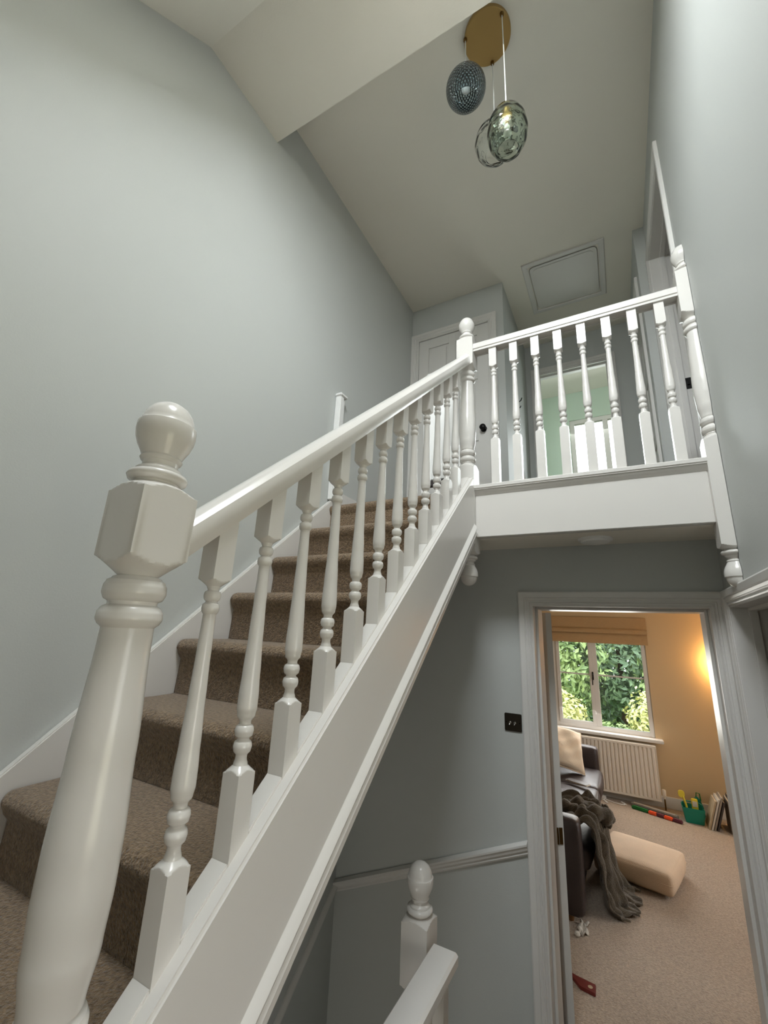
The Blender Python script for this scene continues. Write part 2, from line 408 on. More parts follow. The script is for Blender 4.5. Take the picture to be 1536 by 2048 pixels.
def lining(root, plane, t0, t1, h, stop=None):
    a0, a1, zb, zt = h; th = 0.008
    def bx(mb, u0, u1, d0, d1, z0, z1):
        return mb.box(d0, d1, u0, u1, z0, z1) if plane == 'x' else mb.box(u0, u1, d0, d1, z0, z1)
    bx(MB(), a0-0.004, a0+th, t0, t1, zb, zt).build('door_lining', 'satin_white', root, bevel=0.0015)
    bx(MB(), a1-th, a1+0.004, t0, t1, zb, zt).build('door_lining', 'satin_white', root, bevel=0.0015)
    bx(MB(), a0+th, a1-th, t0, t1, zt-th, zt+0.004).build('door_lining_head', 'satin_white', root, bevel=0.0015)
    if stop:
        s0, s1 = stop; d = 0.013
        bx(MB(), a0+th, a0+th+d, s0, s1, zb, zt-th).build('door_stop', 'satin_white', root, bevel=0.0015)
        bx(MB(), a1-th-d, a1-th, s0, s1, zb, zt-th).build('door_stop', 'satin_white', root, bevel=0.0015)
        bx(MB(), a0+th+d, a1-th-d, s0, s1, zt-th-d, zt-th).build('door_stop_head', 'satin_white', root, bevel=0.0015)
def panel_door(root, plane, t0, t1, h, gap=0.003, rows=((0.10, 0.42), (0.48, 0.72), (0.78, 0.95))):
    """moulded panel leaf: two columns, three rows of recessed fields"""
    a0, a1, zb, zt = h; a0 += 0.008+gap; a1 -= 0.008+gap; zt -= 0.008+gap; zb += 0.008
    Wd, Hd = a1-a0, zt-zb
    us = [0, 0.15, 0.45, 0.55, 0.85, 1.0]
    face, back = (t0, t1)
    dsgn = 1 if t1 > t0 else -1
    mb = MB()
    def bx(u0, u1, d0, d1, z0, z1, m_=None):
        m_ = m_ or mb
        if plane == 'x': m_.box(d0, d1, u0, u1, z0, z1)
        else: m_.box(u0, u1, d0, d1, z0, z1)
        return m_
    zs = [0.0] + [v for r in rows for v in r] + [1.0]
    leaf = bx(a0, a1, t0+dsgn*0.012, t1, zb, zt, MB())
    for u0, u1 in ((0, .15), (.45, .55), (.85, 1)):
        bx(a0+u0*Wd, a0+u1*Wd, t0, t0+dsgn*0.012, zb, zt, leaf)
    for u0, u1 in ((.15, .45), (.55, .85)):
        for z0, z1 in zip(zs[0::2], zs[1::2]):
            bx(a0+u0*Wd, a0+u1*Wd, t0, t0+dsgn*0.012, zb+z0*Hd, zb+z1*Hd, leaf)
    lf = leaf.build('door_leaf', 'satin_white', root, bevel=0.002)
    for u0, u1 in ((.15, .45), (.55, .85)):
        for z0, z1 in rows:
            pm = bx(a0+u0*Wd+0.025, a0+u1*Wd-0.025, t0+dsgn*0.004, t0+dsgn*0.0122, zb+z0*Hd+0.025, zb+z1*Hd-0.025, MB())
            pm.build('door_panel', 'satin_white', lf, bevel=0.005)
    return lf
# lounge doorway
d1 = thing('door_1', (-0.027, 2.49, FL), 'white moulded door frame opening into the lounge', 'door frame', kind='structure')
architrave(d1, 'y', 2.43, -1, LD)
lining(d1, 'y', 2.425, 2.720, LD, (2.50, 2.64))
leaf = thing('lounge_door', (-0.40, 2.735, FL), 'white lounge door folded back open inside the left of the frame', 'door', kind='structure')
def swing(mb):
    Rm = Matrix.Rotation(radians(122), 3, 'Z')
    mb.v = [tuple(Rm @ Vector((p[0], p[1], 0)) + Vector((-0.398, 2.724, p[2]))) for p in mb.v]; return mb
swing(MB().box(0.0, 0.762, -0.040, -0.006, FL+0.01, 0.145)).build('door_leaf', 'gloss_white', leaf, bevel=0.002)
swing(MB().box(-0.003, 0.001, -0.032, -0.014, -1.03, -0.955).box(-0.006, 0.0, -0.010, -0.002, -1.03, -0.955)).build('hinge', 'brass_dark', leaf, label='dull brass hinge')
# hall side doorway
d2 = thing('door_2', (0.48, 1.96, FL), 'white moulded door frame at the right edge of the hall', 'door frame', kind='structure')
architrave(d2, 'x', XR, -1, RD)
lining(d2, 'x', XR-0.004, XR+0.128, RD, (0.475, 0.505))
# bedroom doorway
d3 = thing('door_3', (0.48, 2.67, LF), 'white door frame behind the half newel at the right of the landing', 'door frame', kind='structure')
architrave(d3, 'x', XR, -1, UD)
lining(d3, 'x', XR-0.004, XR+0.128, UD, (0.478, 0.508))
lf3 = MB().box(0.556, 1.310, 3.000, 3.035, LF+0.01, 2.650).build('door_leaf', 'satin_white', d3, bevel=0.002)
MB().box(0.510, 0.544, 3.0445, 3.0475, 1.60, 1.68).box(0.516, 0.530, 3.036, 3.0445, 1.628, 1.652).build('strike_plate', 'black_metal', d3, label='black metal latch plate')
# far bedroom door (closed)
d4 = thing('door_4', (0.41, 3.70, LF), 'closed white door on the right at the far end of the landing', 'door', kind='structure')
architrave(d4, 'x', 0.348, -1, FD)
lining(d4, 'x', 0.344, 0.472, FD)
panel_door(d4, 'x', 0.380, 0.415, FD)
# bathroom doorway
d5 = thing('door_5', (-0.22, 4.28, LF), 'white door frame opening into the mint green bathroom', 'door frame', kind='structure')
architrave(d5, 'y', 4.233, -1, BD)
lining(d5, 'y', 4.228, 4.338, BD, (4.27, 4.30))
# cupboard door
d6 = thing('door_6', (-1.15, 3.24, LF), 'white panelled cupboard door with a dark knob behind the top newel', 'door', kind='structure')
architrave(d6, 'y', 3.20, -1, CD)
lining(d6, 'y', 3.195, 3.30, CD)
lf6 = panel_door(d6, 'y', 3.206, 3.241, CD)
def knob(root, x, y, z, m_, r=0.027):
    mb = MB(); prof = [(0.026, 0), (0.026, .004), (0.010, .008), (0.009, .024), (0.018, .030), (r, .042), (r*0.95, .052), (r*0.6, .060), (0.002, .062)]
    vs = MB().lathe(0, 0, prof, 20)
    vs.v = [(x+p[0], y-p[2], z+p[1]) for p in vs.v]
    return vs.build('door_knob', m_, root, label='dark metal knob')
knob(lf6, -0.868, 3.206, 1.665, 'black_metal')
# hinge-side gap shadows are real gaps between leaf and lining

# dado rail on the hall wall and the left wall (follows the stairs down)
def dado(name, p0, p1, nrm, label):
    p0, p1, nrm = Vector(p0), Vector(p1), Vector(nrm)
    prof = [(0, 0), (.008, .002), (.012, .010), (.010, .018), (.018, .026), (.020, .036), (.026, .044), (.026, .052), (.016, .058), (.008, .062), (0, .062)]
    MB().sweep(prof, [lambda p, q=q: q + nrm*p[0] + Vector((0, 0, p[1])) for q in (p0, p1)]).build(name, 'satin_white', None, label, 'dado rail', kind='structure', angle=20)
dado('trim_1', (-0.487, 2.43, -0.995), (XL, 2.43, -1.435), (0, -1, 0), 'white dado rail sloping along the wall left of the lounge door')
dado('trim_2', (XL, 2.43, -1.435), (XL, -0.9, -1.435-3.33*0.84), (1, 0, 0), 'white dado rail running down the wall under the stairs')
# skirtings
struct('baseboard_landing', MB().box(-0.739, -0.675, 3.184, 3.20, LF, LF+0.12).box(-0.675, -0.659, 3.184, 4.233, LF, LF+0.12), 'satin_white', 'white skirting right of the cupboard door', 'skirting', bevel=0.003)
struct('baseboard_left', MB().box(XL, XL+0.018, 2.07, 3.18, LF, LF+0.12), 'satin_white', 'white skirting on the left wall at the top of the stairs', 'skirting', bevel=0.003)
struct('baseboard_hall', MB().box(-0.62, -0.487, 2.412, 2.43, FL, FL+0.12), 'satin_white', 'white skirting left of the lounge door', 'skirting', bevel=0.003)
struct('baseboard_lounge', MB().box(-2.2, 2.2, 6.502, 6.52, FL, FL+0.12), 'satin_white', 'white skirting under the lounge window', 'skirting', bevel=0.003)

# ------------------------------------------------------------------ staircase
RISE, GO = 0.2005, 0.2295
def nose_y(k): return 2.045 - GO*k
def step_z(k): return LF - RISE*k
PITCH = 0.866
st = thing('staircase', (-1.1, 1.3, MIDZ), 'carpeted stairs with white strings rising to the landing', 'stairs')
CX0, CX1 = XL+0.028, -0.695
def step_prof(k):
    y0 = nose_y(k); z1 = step_z(k); r = 0.026
    pts = [(y0+0.030, z1-RISE+0.001), (y0+0.026, z1-0.075), (y0+0.012, z1-0.058)]
    for i in range(9):
        a = radians(215 - i*125/8)
        pts.append((y0+r+r*cos(a)*1.0, z1-r+r*sin(a)))
    pts += [(y0+0.06, z1+0.001), (y0+GO+0.03, z1), (y0+GO+0.03, z1-RISE+0.001)]
    return pts
for k in range(1, 7):
    poly = step_prof(k)
    # carpet wraps the ends of the nosing a little: inset rings at both ends
    mb = MB(); n = len(poly)
    cy = sum(p[0] for p in poly)/n; cz = sum(p[1] for p in poly)/n
    xs = [CX0, CX0+0.004, CX0+0.014, CX0+0.03, CX1-0.03, CX1-0.014, CX1-0.004, CX1]
    ins = [0.016, 0.007, 0.002, 0, 0, 0.002, 0.007, 0.016]
    rings = []
    for x, s in zip(xs, ins):
        rings.append([(x, p[0]+(s if p[0] < nose_y(k)+0.03 else 0), p[1]-(s if p[1] > step_z(k)-0.03 and p[0] < nose_y(k)+0.10 else 0)) for p in poly])
    mb.v = [v for r_ in rings for v in r_]
    for i in range(len(rings)-1):
        for q in range(n): mb.f.append((i*n+q, i*n+(q+1) % n, (i+1)*n+(q+1) % n, (i+1)*n+q))
    mb.f.append(tuple(range(n))); mb.f.append(tuple((len(rings)-1)*n+q for q in range(n))[::-1])
    mb.build('carpet_step', 'carpet_taupe', st, angle=50)
# top riser and nosing at the landing edge
mb = MB().prism(step_prof(0)[:12] + [(nose_y(0)+0.055, LF+0.001), (nose_y(0)+0.055, LF-RISE+0.001)], 'x', CX0, CX1)
mb.build('carpet_nosing', 'carpet_taupe', st, angle=50)
# wall string
y0, y1 = 0.42, 2.075
def ws(y): return PITCH*y - 1.012
MB().prism([(y0, MIDZ), (y0, ws(y0)+0.01), (y1, ws(y1)+0.0), (y1, LF-0.30), (0.80, MIDZ)], 'x', XL+0.001, XL+0.028).build('wall_string', 'gloss_white', st, bevel=0.004)
# outer string
def so_t(y): return 0.862*y - 0.968
def so_b(y): return 0.872*y - 1.318
ya, yb = 0.452, 2.048
os_ = MB().prism([(ya, so_b(ya)), (ya, so_t(ya)), (yb, so_t(yb)), (yb, so_b(yb))], 'x', -0.690, -0.613).build('outer_string', 'gloss_white', st, bevel=0.006, bseg=3)
# bead and cove moulding along the lower edge of the string
prof = [(0, 0), (.010, .001), (.013, .006), (.010, .011), (.006, .014), (.012, .020), (.015, .028), (.011, .036), (.004, .042), (0, .048)]
MB().sweep(prof, [lambda p, y=y: (-0.6135+p[0], y, so_b(y)+0.016+p[1]*1.3) for y in (ya, yb)]).build('string_moulding', 'gloss_white', os_, angle=25)
MB().prism([(ya, so_b(ya)-0.010), (yb, so_b(yb)-0.010), (yb, so_b(yb)+0.014), (ya, so_b(ya)+0.014)], 'x', -0.700, -0.606).build('string_batten', 'gloss_white', os_, bevel=0.002)
MB().prism([(0.45, so_b(0.45)-0.01), (2.10, so_b(2.10)-0.01), (2.10, so_b(2.10)+0.012), (0.45, so_b(0.45)+0.012)], 'x', XL+0.001, -0.700).build('stair_soffit', 'ceiling_paint', st)

# ------------------------------------------------------------------ turned timber
def interp(pts, t):
    for (t0, r0), (t1, r1) in zip(pts[:-1], pts[1:]):
        if t0 <= t <= t1:
            u = 0 if t1 == t0 else (t-t0)/(t1-t0)
            u = u*u*(3-2*u)
            return r0 + (r1-r0)*u
    return pts[-1][1]
BAL = [(0, .62), (.016, .46), (.026, .70), (.040, .74), (.054, .70), (.066, .48), (.078, .72), (.093, .77), (.108, .72), (.117, .56), (.13, .56), (.28, .62), (.45, .71), (.62, .85), (.72, .94),
       (.765, .95), (.80, .84), (.824, .54), (.834, .54), (.845, .82), (.862, .88), (.880, .82), (.896, .52), (.910, .80), (.926, .86), (.943, .80), (.962, .52), (.972, .52), (1, .66)]
def turned(z0, zlb, zub, z1, a, prof, n=32, nz=170, cx=0, cy=0, sh=0.30, end0=True, end1=True, x_max=None):
    """square post: lower block z0..zlb, turning zlb..zub, upper block zub..z1, half width a"""
    rows = []
    D = a*1.4143; s = sh*2*a
    rows += [(z0, 9.0), (zlb-s*0.0, 9.0)]
    def sq(): pass
    out = [(z0, 9.0)]
    # lower shoulder: radius falls from corner radius at zlb-s to the neck at zlb
    L = zub-zlb
    def shoulder(u): return D - (D-a*0.66)*(u**0.85)
    for i in range(9): u = i/8; out.append((zlb - s + s*u, shoulder(u)))
    for i in range(1, nz):
        tt = i/nz; out.append((zlb+L*tt, a*interp(prof, 1-tt)))
    for i in range(9): u = 1-i/8; out.append((zub + s - s*u, D - (D-a*0.60)*(u**0.85)))
    out.append((z1, 9.0))
    def rf(ang, r, z):
        c = max(abs(cos(ang)), abs(sin(ang)))
        return min(r, a/c)
    mb = MB(); mb.lathe(cx, cy, [(r, z) for z, r in out], n, rf)
    return mb
def baluster_mesh(name, z0, zlb, zub, z1, a=0.0205, slope=0.0):
    mb = turned(z0, zlb, zub, z1, a, BAL)
    if slope:      # cut ends to the pitch
        mb.v = [(x, y, z + (slope*y if (abs(z-z1) < 1e-6 or abs(z-z0) < 1e-6) else 0)) for x, y, z in mb.v]
    return mb

# stair balustrade
bal_root = thing('stair_balustrade', (-0.66, 0.40, MIDZ), 'white turned balustrade with ball topped newels climbing beside the stairs', 'balustrade')
def rail_t(y): return 0.872*y - 0.226
def rail_b(y): return 0.872*y - 0.299
BXC = -0.660
B0, BP = 0.546, 0.1222
proto = None
for i in range(12):
    yc = B0 + BP*i
    zc = 0.866*(yc-B0)
    zbot, ztop = so_t(yc)-0.004, rail_b(yc)+0.014
    zlb, zub = -0.363+zc, 0.064+zc
    if proto is None:
        mb = baluster_mesh('baluster', zbot, zlb, zub, ztop, slope=PITCH)
        mb.v = [(x+BXC, y+yc, z) for x, y, z in mb.v]
        proto = mb.build('baluster', 'gloss_white', bal_root, origin=(BXC, yc, zlb))
    else:
        o = proto.copy(); COL.objects.link(o); o.parent = bal_root
        o.location = Vector((BXC, yc, zlb)) - WORLD[bal_root.name]
# fillets between the balusters on top of the string
for i in range(-1, 12):
    ya_ = 0.455 if i < 0 else B0+BP*i+0.0205
    yb_ = 2.045 if i == 11 else B0+BP*(i+1)-0.0205
    MB().prism([(ya_, so_t(ya_)-0.004), (yb_, so_t(yb_)-0.004), (yb_, so_t(yb_)+0.006), (ya_, so_t(ya_)+0.006)], 'x', -0.6815, -0.6395).build('fillet', 'gloss_white', bal_root, bevel=0.0015)
# handrail, rounded top
def pill(w2, h, n=8):
    pts = [(-w2*0.80, 0), (w2*0.80, 0), (w2*0.86, h*0.10), (w2*0.98, h*0.30), (w2, h*0.52)]
    for i in range(1, n): 
        a = pi*i/n; pts.append((w2*cos(a)**1 if False else w2*cos(a), h*0.60 + h*0.40*sin(a)))
    pts += [(-w2, h*0.52), (-w2*0.98, h*0.30), (-w2*0.86, h*0.10)]
    return pts
MB().sweep(pill(0.034, 0.073), [lambda p, y=y: (BXC+p[0], y, rail_b(y)+p[1]) for y in (0.4495, 2.055)]).build('handrail', 'gloss_white', bal_root, angle=28)

NEW = [(0, .72), (.006, .72), (.013, .86), (.027, .93), (.042, .94), (.056, .88), (.064, .72), (.070, .72), (.078, .88), (.090, .95), (.105, .96), (.117, .88), (.124, .755), (.15, .765), (.40, .90), (.58, .985), (.66, .985), (.76, .92), (.856, .755), (.863, .70), (.871, .84), (.885, .92), (.90, .92), (.915, .84), (.922, .70), (.93, .70), (.938, .84), (.952, .92), (.966, .92), (.98, .84), (.988, .70), (1, .72)]
def cap_profile(a, z, up=1):
    """acorn ball on rings, from the block end outwards"""
    k = a/0.0475
    pr = [(.034, 0), (.034, .004), (.044, .008), (.0465, .014), (.044, .020), (.036, .023), (.036, .027), (.033, .030), (.0275, .034), (.0275, .042), (.031, .044), (.033, .048), (.031, .052),
          (.0345, .060), (.041, .072), (.0455, .085), (.0470, .097), (.0468, .106), (.0462, .110), (.0440, .1105), (.0428, .112), (.0415, .120), (.0375, .132), (.030, .143), (.019, .151), (.008, .1545), (.001, .1552)]
    return [(r*k, z+up*h*k*0.99) for r, h in pr]
def newel(root, cx, cy, zlo, zlb, zub, zhi, a, drop=False, n=64, half=False, label=None):
    mb = turned(zlo, zlb, zub, zhi, a, NEW, n=n, nz=240, cx=0, cy=0, sh=0.30)
    # chamfered arcs at the outer block ends
    s = 0.16*2*a; D = a*1.4143
    def trim(m_):
        v2 = []
        for x, y, z in m_.v:
            v2.append((x, y, z))
        m_.v = v2; return m_
    # shoulders at the two outer ends
    def block_end(z, sg):
        out = [(z, D)] if False else []
        rows = []
        for i in range(7):
            u = i/6; rows.append((D-(D-a*0.80)*(u**0.8), z+sg*s*u))
        if sg < 0: rows = rows[::-1]
        m_ = MB(); m_.lathe(0, 0, rows, n, lambda an, r, zz: min(r, a/max(abs(cos(an)), abs(sin(an)))))
        return m_
    e = block_end(zhi, 1); mb.add(e.v, e.f)
    if drop:
        e = block_end(zlo, -1); mb.add(e.v, e.f)
    def place(m_):
        if half:      # half newel: sliced flush against the wall
            m_.v = [(min(x, 0.0), y, z) for x, y, z in m_.v]
        m_.v = [(x+cx, y+cy, z) for x, y, z in m_.v]; return m_
    p = place(mb).build('newel_post', 'gloss_white', root, origin=(cx, cy, zlo), label=label, angle=32)
    c = MB().lathe(0, 0, cap_profile(a, zhi+s), n)
    place(c).build('newel_cap', 'gloss_white', p, angle=50)
    if drop:
        c = MB().lathe(0, 0, [(r, z) for r, z in cap_profile(a, zlo-s, -1)][::-1], n)
        place(c).build('newel_drop', 'gloss_white', p, angle=50)
    return p
newel(bal_root, -0.663, 0.402, MIDZ, -0.560, 0.064, 0.198, 0.0475, n=96, label='large newel post at the foot of the stairs')
newel(bal_root, -0.661, 2.097, 0.405, 0.893, 1.467, 1.672, 0.0475, drop=True, n=64, label='newel post at the top of the stairs')

# landing balustrade
lb = thing('landing_balustrade', (-0.1, 2.097, 0.24), 'white turned balustrade with apron board along the landing edge', 'balustrade')
newel(lb, 0.418, 2.097, 0.385, 0.862, 1.448, 1.702, 0.0475, drop=True, half=True, n=64, label='half newel post fixed to the right wall')
RB, RT = 1.580, 1.632
prof = [(-.029, 0), (-.029, .008), (-.026, .010), (-.026, .014), (-.0315, .017), (-.0315, .046), (-.028, .052), (.028, .052), (.0315, .046), (.0315, .017), (.026, .014), (.026, .010), (.029, .008), (.029, 0), (.021, 0), (.021, .006), (-.021, .006), (-.021, 0)]
MB().sweep(prof, [lambda p, x=x: (x, 2.097+p[0], RB+p[1]) for x in (-0.615, 0.372)]).build('handrail', 'gloss_white', lb, angle=20)
proto = None
for i in range(8):
    xc = -0.5065 + 0.1142*i
    if proto is None:
        mb = baluster_mesh('baluster', 0.752, 1.025, 1.452, RB+0.006)
        mb.v = [(x+xc, y+2.097, z) for x, y, z in mb.v]
        proto = mb.build('baluster', 'gloss_white', lb, origin=(xc, 2.097, 0.752))
    else:
        o = proto.copy(); COL.objects.link(o); o.parent = lb
        o.location = Vector((xc, 2.097, 0.752)) - WORLD[lb.name]
prof = [(-.046, 0), (-.046, .004), (-.050, .007), (-.050, .022), (-.046, .026), (.034, .026), (.034, 0)]
cp = MB().sweep(prof, [lambda p, x=x: (x, 2.097+p[0], 0.727+p[1]) for x in (-0.614, 0.371)]).build('base_rail', 'gloss_white', lb, angle=25)
prof = [(-.024, -.026), (-.028, -.020), (-.034, -.014), (-.040, -.006), (-.042, 0.001), (0, .001), (0, -.026)]
MB().sweep(prof, [lambda p, x=x: (x, 2.097+p[0], 0.727+p[1]) for x in (-0.614, 0.371)]).build('cove_moulding', 'gloss_white', cp, angle=25)
MB().box(-0.614, 0.371, 2.075, 2.117, 0.478, 0.728).build('apron_board', 'gloss_white', lb, bevel=0.003)
# lower guard balustrade
gb = thing('guard_balustrade', (-0.66, 1.3, FL), 'white newel and handrail guarding the lower stairwell', 'balustrade')
newel(gb, -0.712, 1.665, FL-0.3, -1.74, -1.165, -0.962, 0.0475, n=64)
prof = [(-.046, 0), (-.046, .030), (-.038, .040), (.038, .040), (.046, .032), (.046, .008), (.040, 0)]
MB().sweep(prof, [lambda p, y=y: (-0.606+p[0], y, -1.035+p[1]) for y in (0.3, 1.632)]).build('handrail', 'gloss_white', gb, angle=25)
proto = None
for i in range(9):
    yc = 1.585 - 0.135*i
    if proto is None:
        mb = baluster_mesh('baluster', FL, FL+0.20, FL+0.62, -1.033)
        mb.v = [(x-0.604, y+yc, z) for x, y, z in mb.v]
        proto = mb.build('baluster', 'gloss_white', gb, origin=(-0.604, yc, FL))
    else:
        o = proto.copy(); COL.objects.link(o); o.parent = gb
        o.location = Vector((-0.604, yc, FL)) - WORLD[gb.name]

# ------------------------------------------------------------------ stair gate pieces
sg = thing('stair_gate_post', (-1.535, 2.075, LF+0.03), 'slim white stair gate post fixed to the left wall at the stair top', 'stair gate')
MB().box(-1.558, -1.515, 2.045, 2.085, LF+0.04, 1.505).build('post', 'plastic_white', sg, bevel=0.004)
MB().box(-1.559, -1.508, 2.040, 2.118, 1.505, 1.528).build('post_cap', 'plastic_white', sg, bevel=0.005)
MB().box(-1.545, -1.525, 2.096, 2.110, LF+0.04, 1.505).build('guide_rod', 'plastic_white', sg, bevel=0.003)
g2 = thing('stair_gate', (-0.83, 2.11, LF), 'folded white stair gate standing against the top newel', 'stair gate')
MB().box(-0.935, -0.715, 2.105, 2.125, 0.832, 1.49).build('gate_panel', 'plastic_white', g2, bevel=0.006)
MB().box(-0.940, -0.712, 2.100, 2.130, 0.796, 0.832).build('bottom_bar', 'paper_dark', g2, bevel=0.004)
MB().box(-0.935, -0.875, 2.100, 2.130, 1.49, 1.512).box(-0.918, -0.875, 2.100, 2.130, 1.512, 1.535).build('latch', 'plastic_white', g2, bevel=0.006)
for x in (-0.940, -0.727): MB().box(x, x+0.015, 2.103, 2.127, LF, 0.80).build('foot', 'plastic_white', g2, bevel=0.003)

# ------------------------------------------------------------------ pendant light
pl = thing('pendant_light', (-0.348, 1.507, CE), 'three glass globe pendants hanging from a round brass ceiling plate', 'pendant light')
cx, cy = -0.348, 1.507
MB().lathe(cx, cy, [(0.001, CE-0.028), (0.117, CE-0.028), (0.1205, CE-0.025), (0.1205, CE), (0.001, CE)][::1], 72).build('ceiling_plate', 'brass', pl, angle=40)
def shell(a, b, open_r, n=48, nz=40, dim=None, th=0.0035):
    """hollow blown globe open at the bottom, centre at 0"""
    v0 = math.asin(min(0.99, open_r/a))           # polar angle from bottom
    prof = []
    for i in range(nz+1):
        th_ = pi - v0 - (pi - v0 - 0.10)*i/nz     # from bottom rim to near the top
        prof.append(th_)
    outer = []; inner = []
    def rad(an, p):
        return 1.0 + (dim(an, p) if dim else 0.0)
    mb = MB(); vs = []
    rings = []
    for p in prof:
        rings.append([(a*sin(p)*rad(2*pi*k/n, p)*cos(2*pi*k/n), a*sin(p)*rad(2*pi*k/n, p)*sin(2*pi*k/n), b*cos(p)*rad(2*pi*k/n, p)) for k in range(n)])
    for p in prof[::-1]:
        rings.append([((a-th)*sin(p)*cos(2*pi*k/n), (a-th)*sin(p)*sin(2*pi*k/n), (b-th)*cos(p)) for k in range(n)])
    mb.v = [q for r_ in rings for q in r_]; m_ = len(rings)
    for i in range(m_):
        j = (i+1) % m_
        for k in range(n): mb.f.append((i*n+k, i*n+(k+1) % n, j*n+(k+1) % n, j*n+k))
    return mb
def dimple(an, p):
    u = an*9/(2*pi); v = p*8/pi
    r_ = int(math.floor(v)); uu = u + 0.5*(r_ % 2)
    d = ((uu % 1)-0.5)**2 + ((v % 1)-0.5)**2
    return -0.035*max(0, 1-d*4.5) + 0.010
specs = [('glass_blue', (-0.453, 1.457), 2.680, 0.100, 0.096, 0.055, None, 'ribbed blue glass globe'),
         ('glass_green', (-0.257, 1.447), 2.222, 0.090, 0.138, 0.046, dimple, 'dimpled green glass globe'),
         ('glass_clear', (-0.350, 1.617), 2.450, 0.102, 0.104, 0.050, dimple, 'clear glass globe')]
for gm, (gx, gy), gz, a, b2, ro, dm, lab in specs:
    mb = shell(a, b2, ro, dim=dm, n=72 if dm else 48, nz=64 if dm else 40)
    mb.v = [(x+gx, y+gy, z+gz) for x, y, z in mb.v]
    g = mb.build('glass_shade', gm, pl, label=lab, origin=(gx, gy, gz), angle=80)
    MB().tube([(gx, gy, gz+b2*0.98), (gx+0.001, gy, (gz+b2+CE)/2), (gx, gy, CE-0.028)], 0.0028).build('cord', 'cord_white', pl)
    MB().lathe(gx, gy, [(0.008, CE-0.044), (0.010, CE-0.040), (0.010, CE-0.028), (0.001, CE-0.028)], 16).build('cord_grip', 'brass_dark', pl)
    MB().lathe(gx, gy, [(0.001, gz+b2*0.38), (0.017, gz+b2*0.40), (0.019, gz+b2*0.5), (0.019, gz+b2*0.93), (0.026, gz+b2*0.96), (0.026, gz+b2*1.01), (0.006, gz+b2*1.05), (0.001, gz+b2*1.05)], 20).build('lamp_holder', 'brass' if gm != 'glass_blue' else 'bulb_white', g)
    bz = gz+b2*0.38
    MB().lathe(gx, gy, [(0.001, bz-0.062), (0.012, bz-0.058), (0.020, bz-0.048), (0.0225, bz-0.036), (0.019, bz-0.020), (0.013, bz-0.006), (0.013, bz), (0.001, bz)], 20).build('bulb', 'bulb_white', g)
# ------------------------------------------------------------------ loft hatch, alarm, switch, hook, board
lh = thing('loft_hatch', (-0.165, 3.40, CE-0.02), 'square white loft hatch in the landing ceiling', 'loft hatch')
hx0, hx1, hy0, hy1 = -0.488, 0.152, 3.095, 3.735
mb = MB()
prof = [(0, 0), (0, -.006), (.006, -.010), (.034, -.010), (.040, -.007), (.044, -.004), (.044, 0)]
for pts in (((hx0, hy0, 1, 1), (hx1, hy0, -1, 1)), ((hx1, hy0, -1, 1), (hx1, hy1, -1, -1)), ((hx1, hy1, -1, -1), (hx0, hy1, 1, -1)), ((hx0, hy1, 1, -1), (hx0, hy0, 1, 1))):
    mb.sweep(prof, [lambda p, q=q: (q[0]+q[2]*p[0], q[1]+q[3]*p[0], CE+p[1]) for q in pts])
mb.build('hatch_frame', 'satin_white', lh, angle=25)
def rrect(x0, x1, y0, y1, r, n=6):
    out = []
    for cx_, cy_, a0 in ((x1-r, y1-r, 0), (x0+r, y1-r, 90), (x0+r, y0+r, 180), (x1-r, y0+r, 270)):
        for i in range(n+1):
            a = radians(a0+90*i/n); out.append((cx_+r*cos(a), cy_+r*sin(a)))
    return out
MB().prism(rrect(hx0+0.052, hx1-0.052, hy0+0.052, hy1-0.052, 0.045), 'z', CE-0.006, CE).build('hatch_panel', 'satin_white', lh, bevel=0.003)
MB().prism(rrect(hx0+0.080, hx1-0.080, hy0+0.080, hy1-0.080, 0.04), 'z', CE-0.009, CE-0.0055).build('hatch_field', 'satin_white', lh, bevel=0.0015)

sa = thing('smoke_alarm', (-0.077, 2.29, 0.480), 'round white smoke alarm on the soffit under the landing', 'smoke alarm')
MB().lathe(-0.077, 2.275, [(0.001, 0.458), (0.050, 0.458), (0.062, 0.461), (0.066, 0.468), (0.066, 0.470), (0.001, 0.470)], 40).build('cover', 'plastic_white', sa)
MB().lathe(-0.077, 2.275, [(0.001, 0.469), (0.074, 0.469), (0.077, 0.472), (0.077, 0.480), (0.001, 0.480)], 40).build('base', 'plastic_white', sa)

sw = thing('light_switch', (-0.5365, 2.43, -0.468), 'dark metal double light switch left of the lounge door', 'light switch')
MB().prism(rrect(-0.5795, -0.4935, -0.468, -0.384, 0.006, 4), 'y', 2.424, 2.4305).build('plate', 'bronze_plate', sw, bevel=0.0015)
for x in (-0.551, -0.527):
    c = MB().lathe(0, 0, [(.006, 0), (.006, .003), (.0032, .004), (.0036, .014), (.002, .018), (.0005, .0185)], 14)
    c.v = [(x+p[0], 2.424-p[2], -0.426+p[1]-p[2]*0.5) for p in c.v]
    c.build('toggle', 'chrome', sw)
for x in (-0.570, -0.503):
    c = MB().lathe(0, 0, [(.0035, 0), (.0035, .0008), (.0005, .0012)], 12)
    c.v = [(x+p[0], 2.424-p[2], -0.426+p[1]) for p in c.v]
    c.build('screw', 'black_metal', sw)

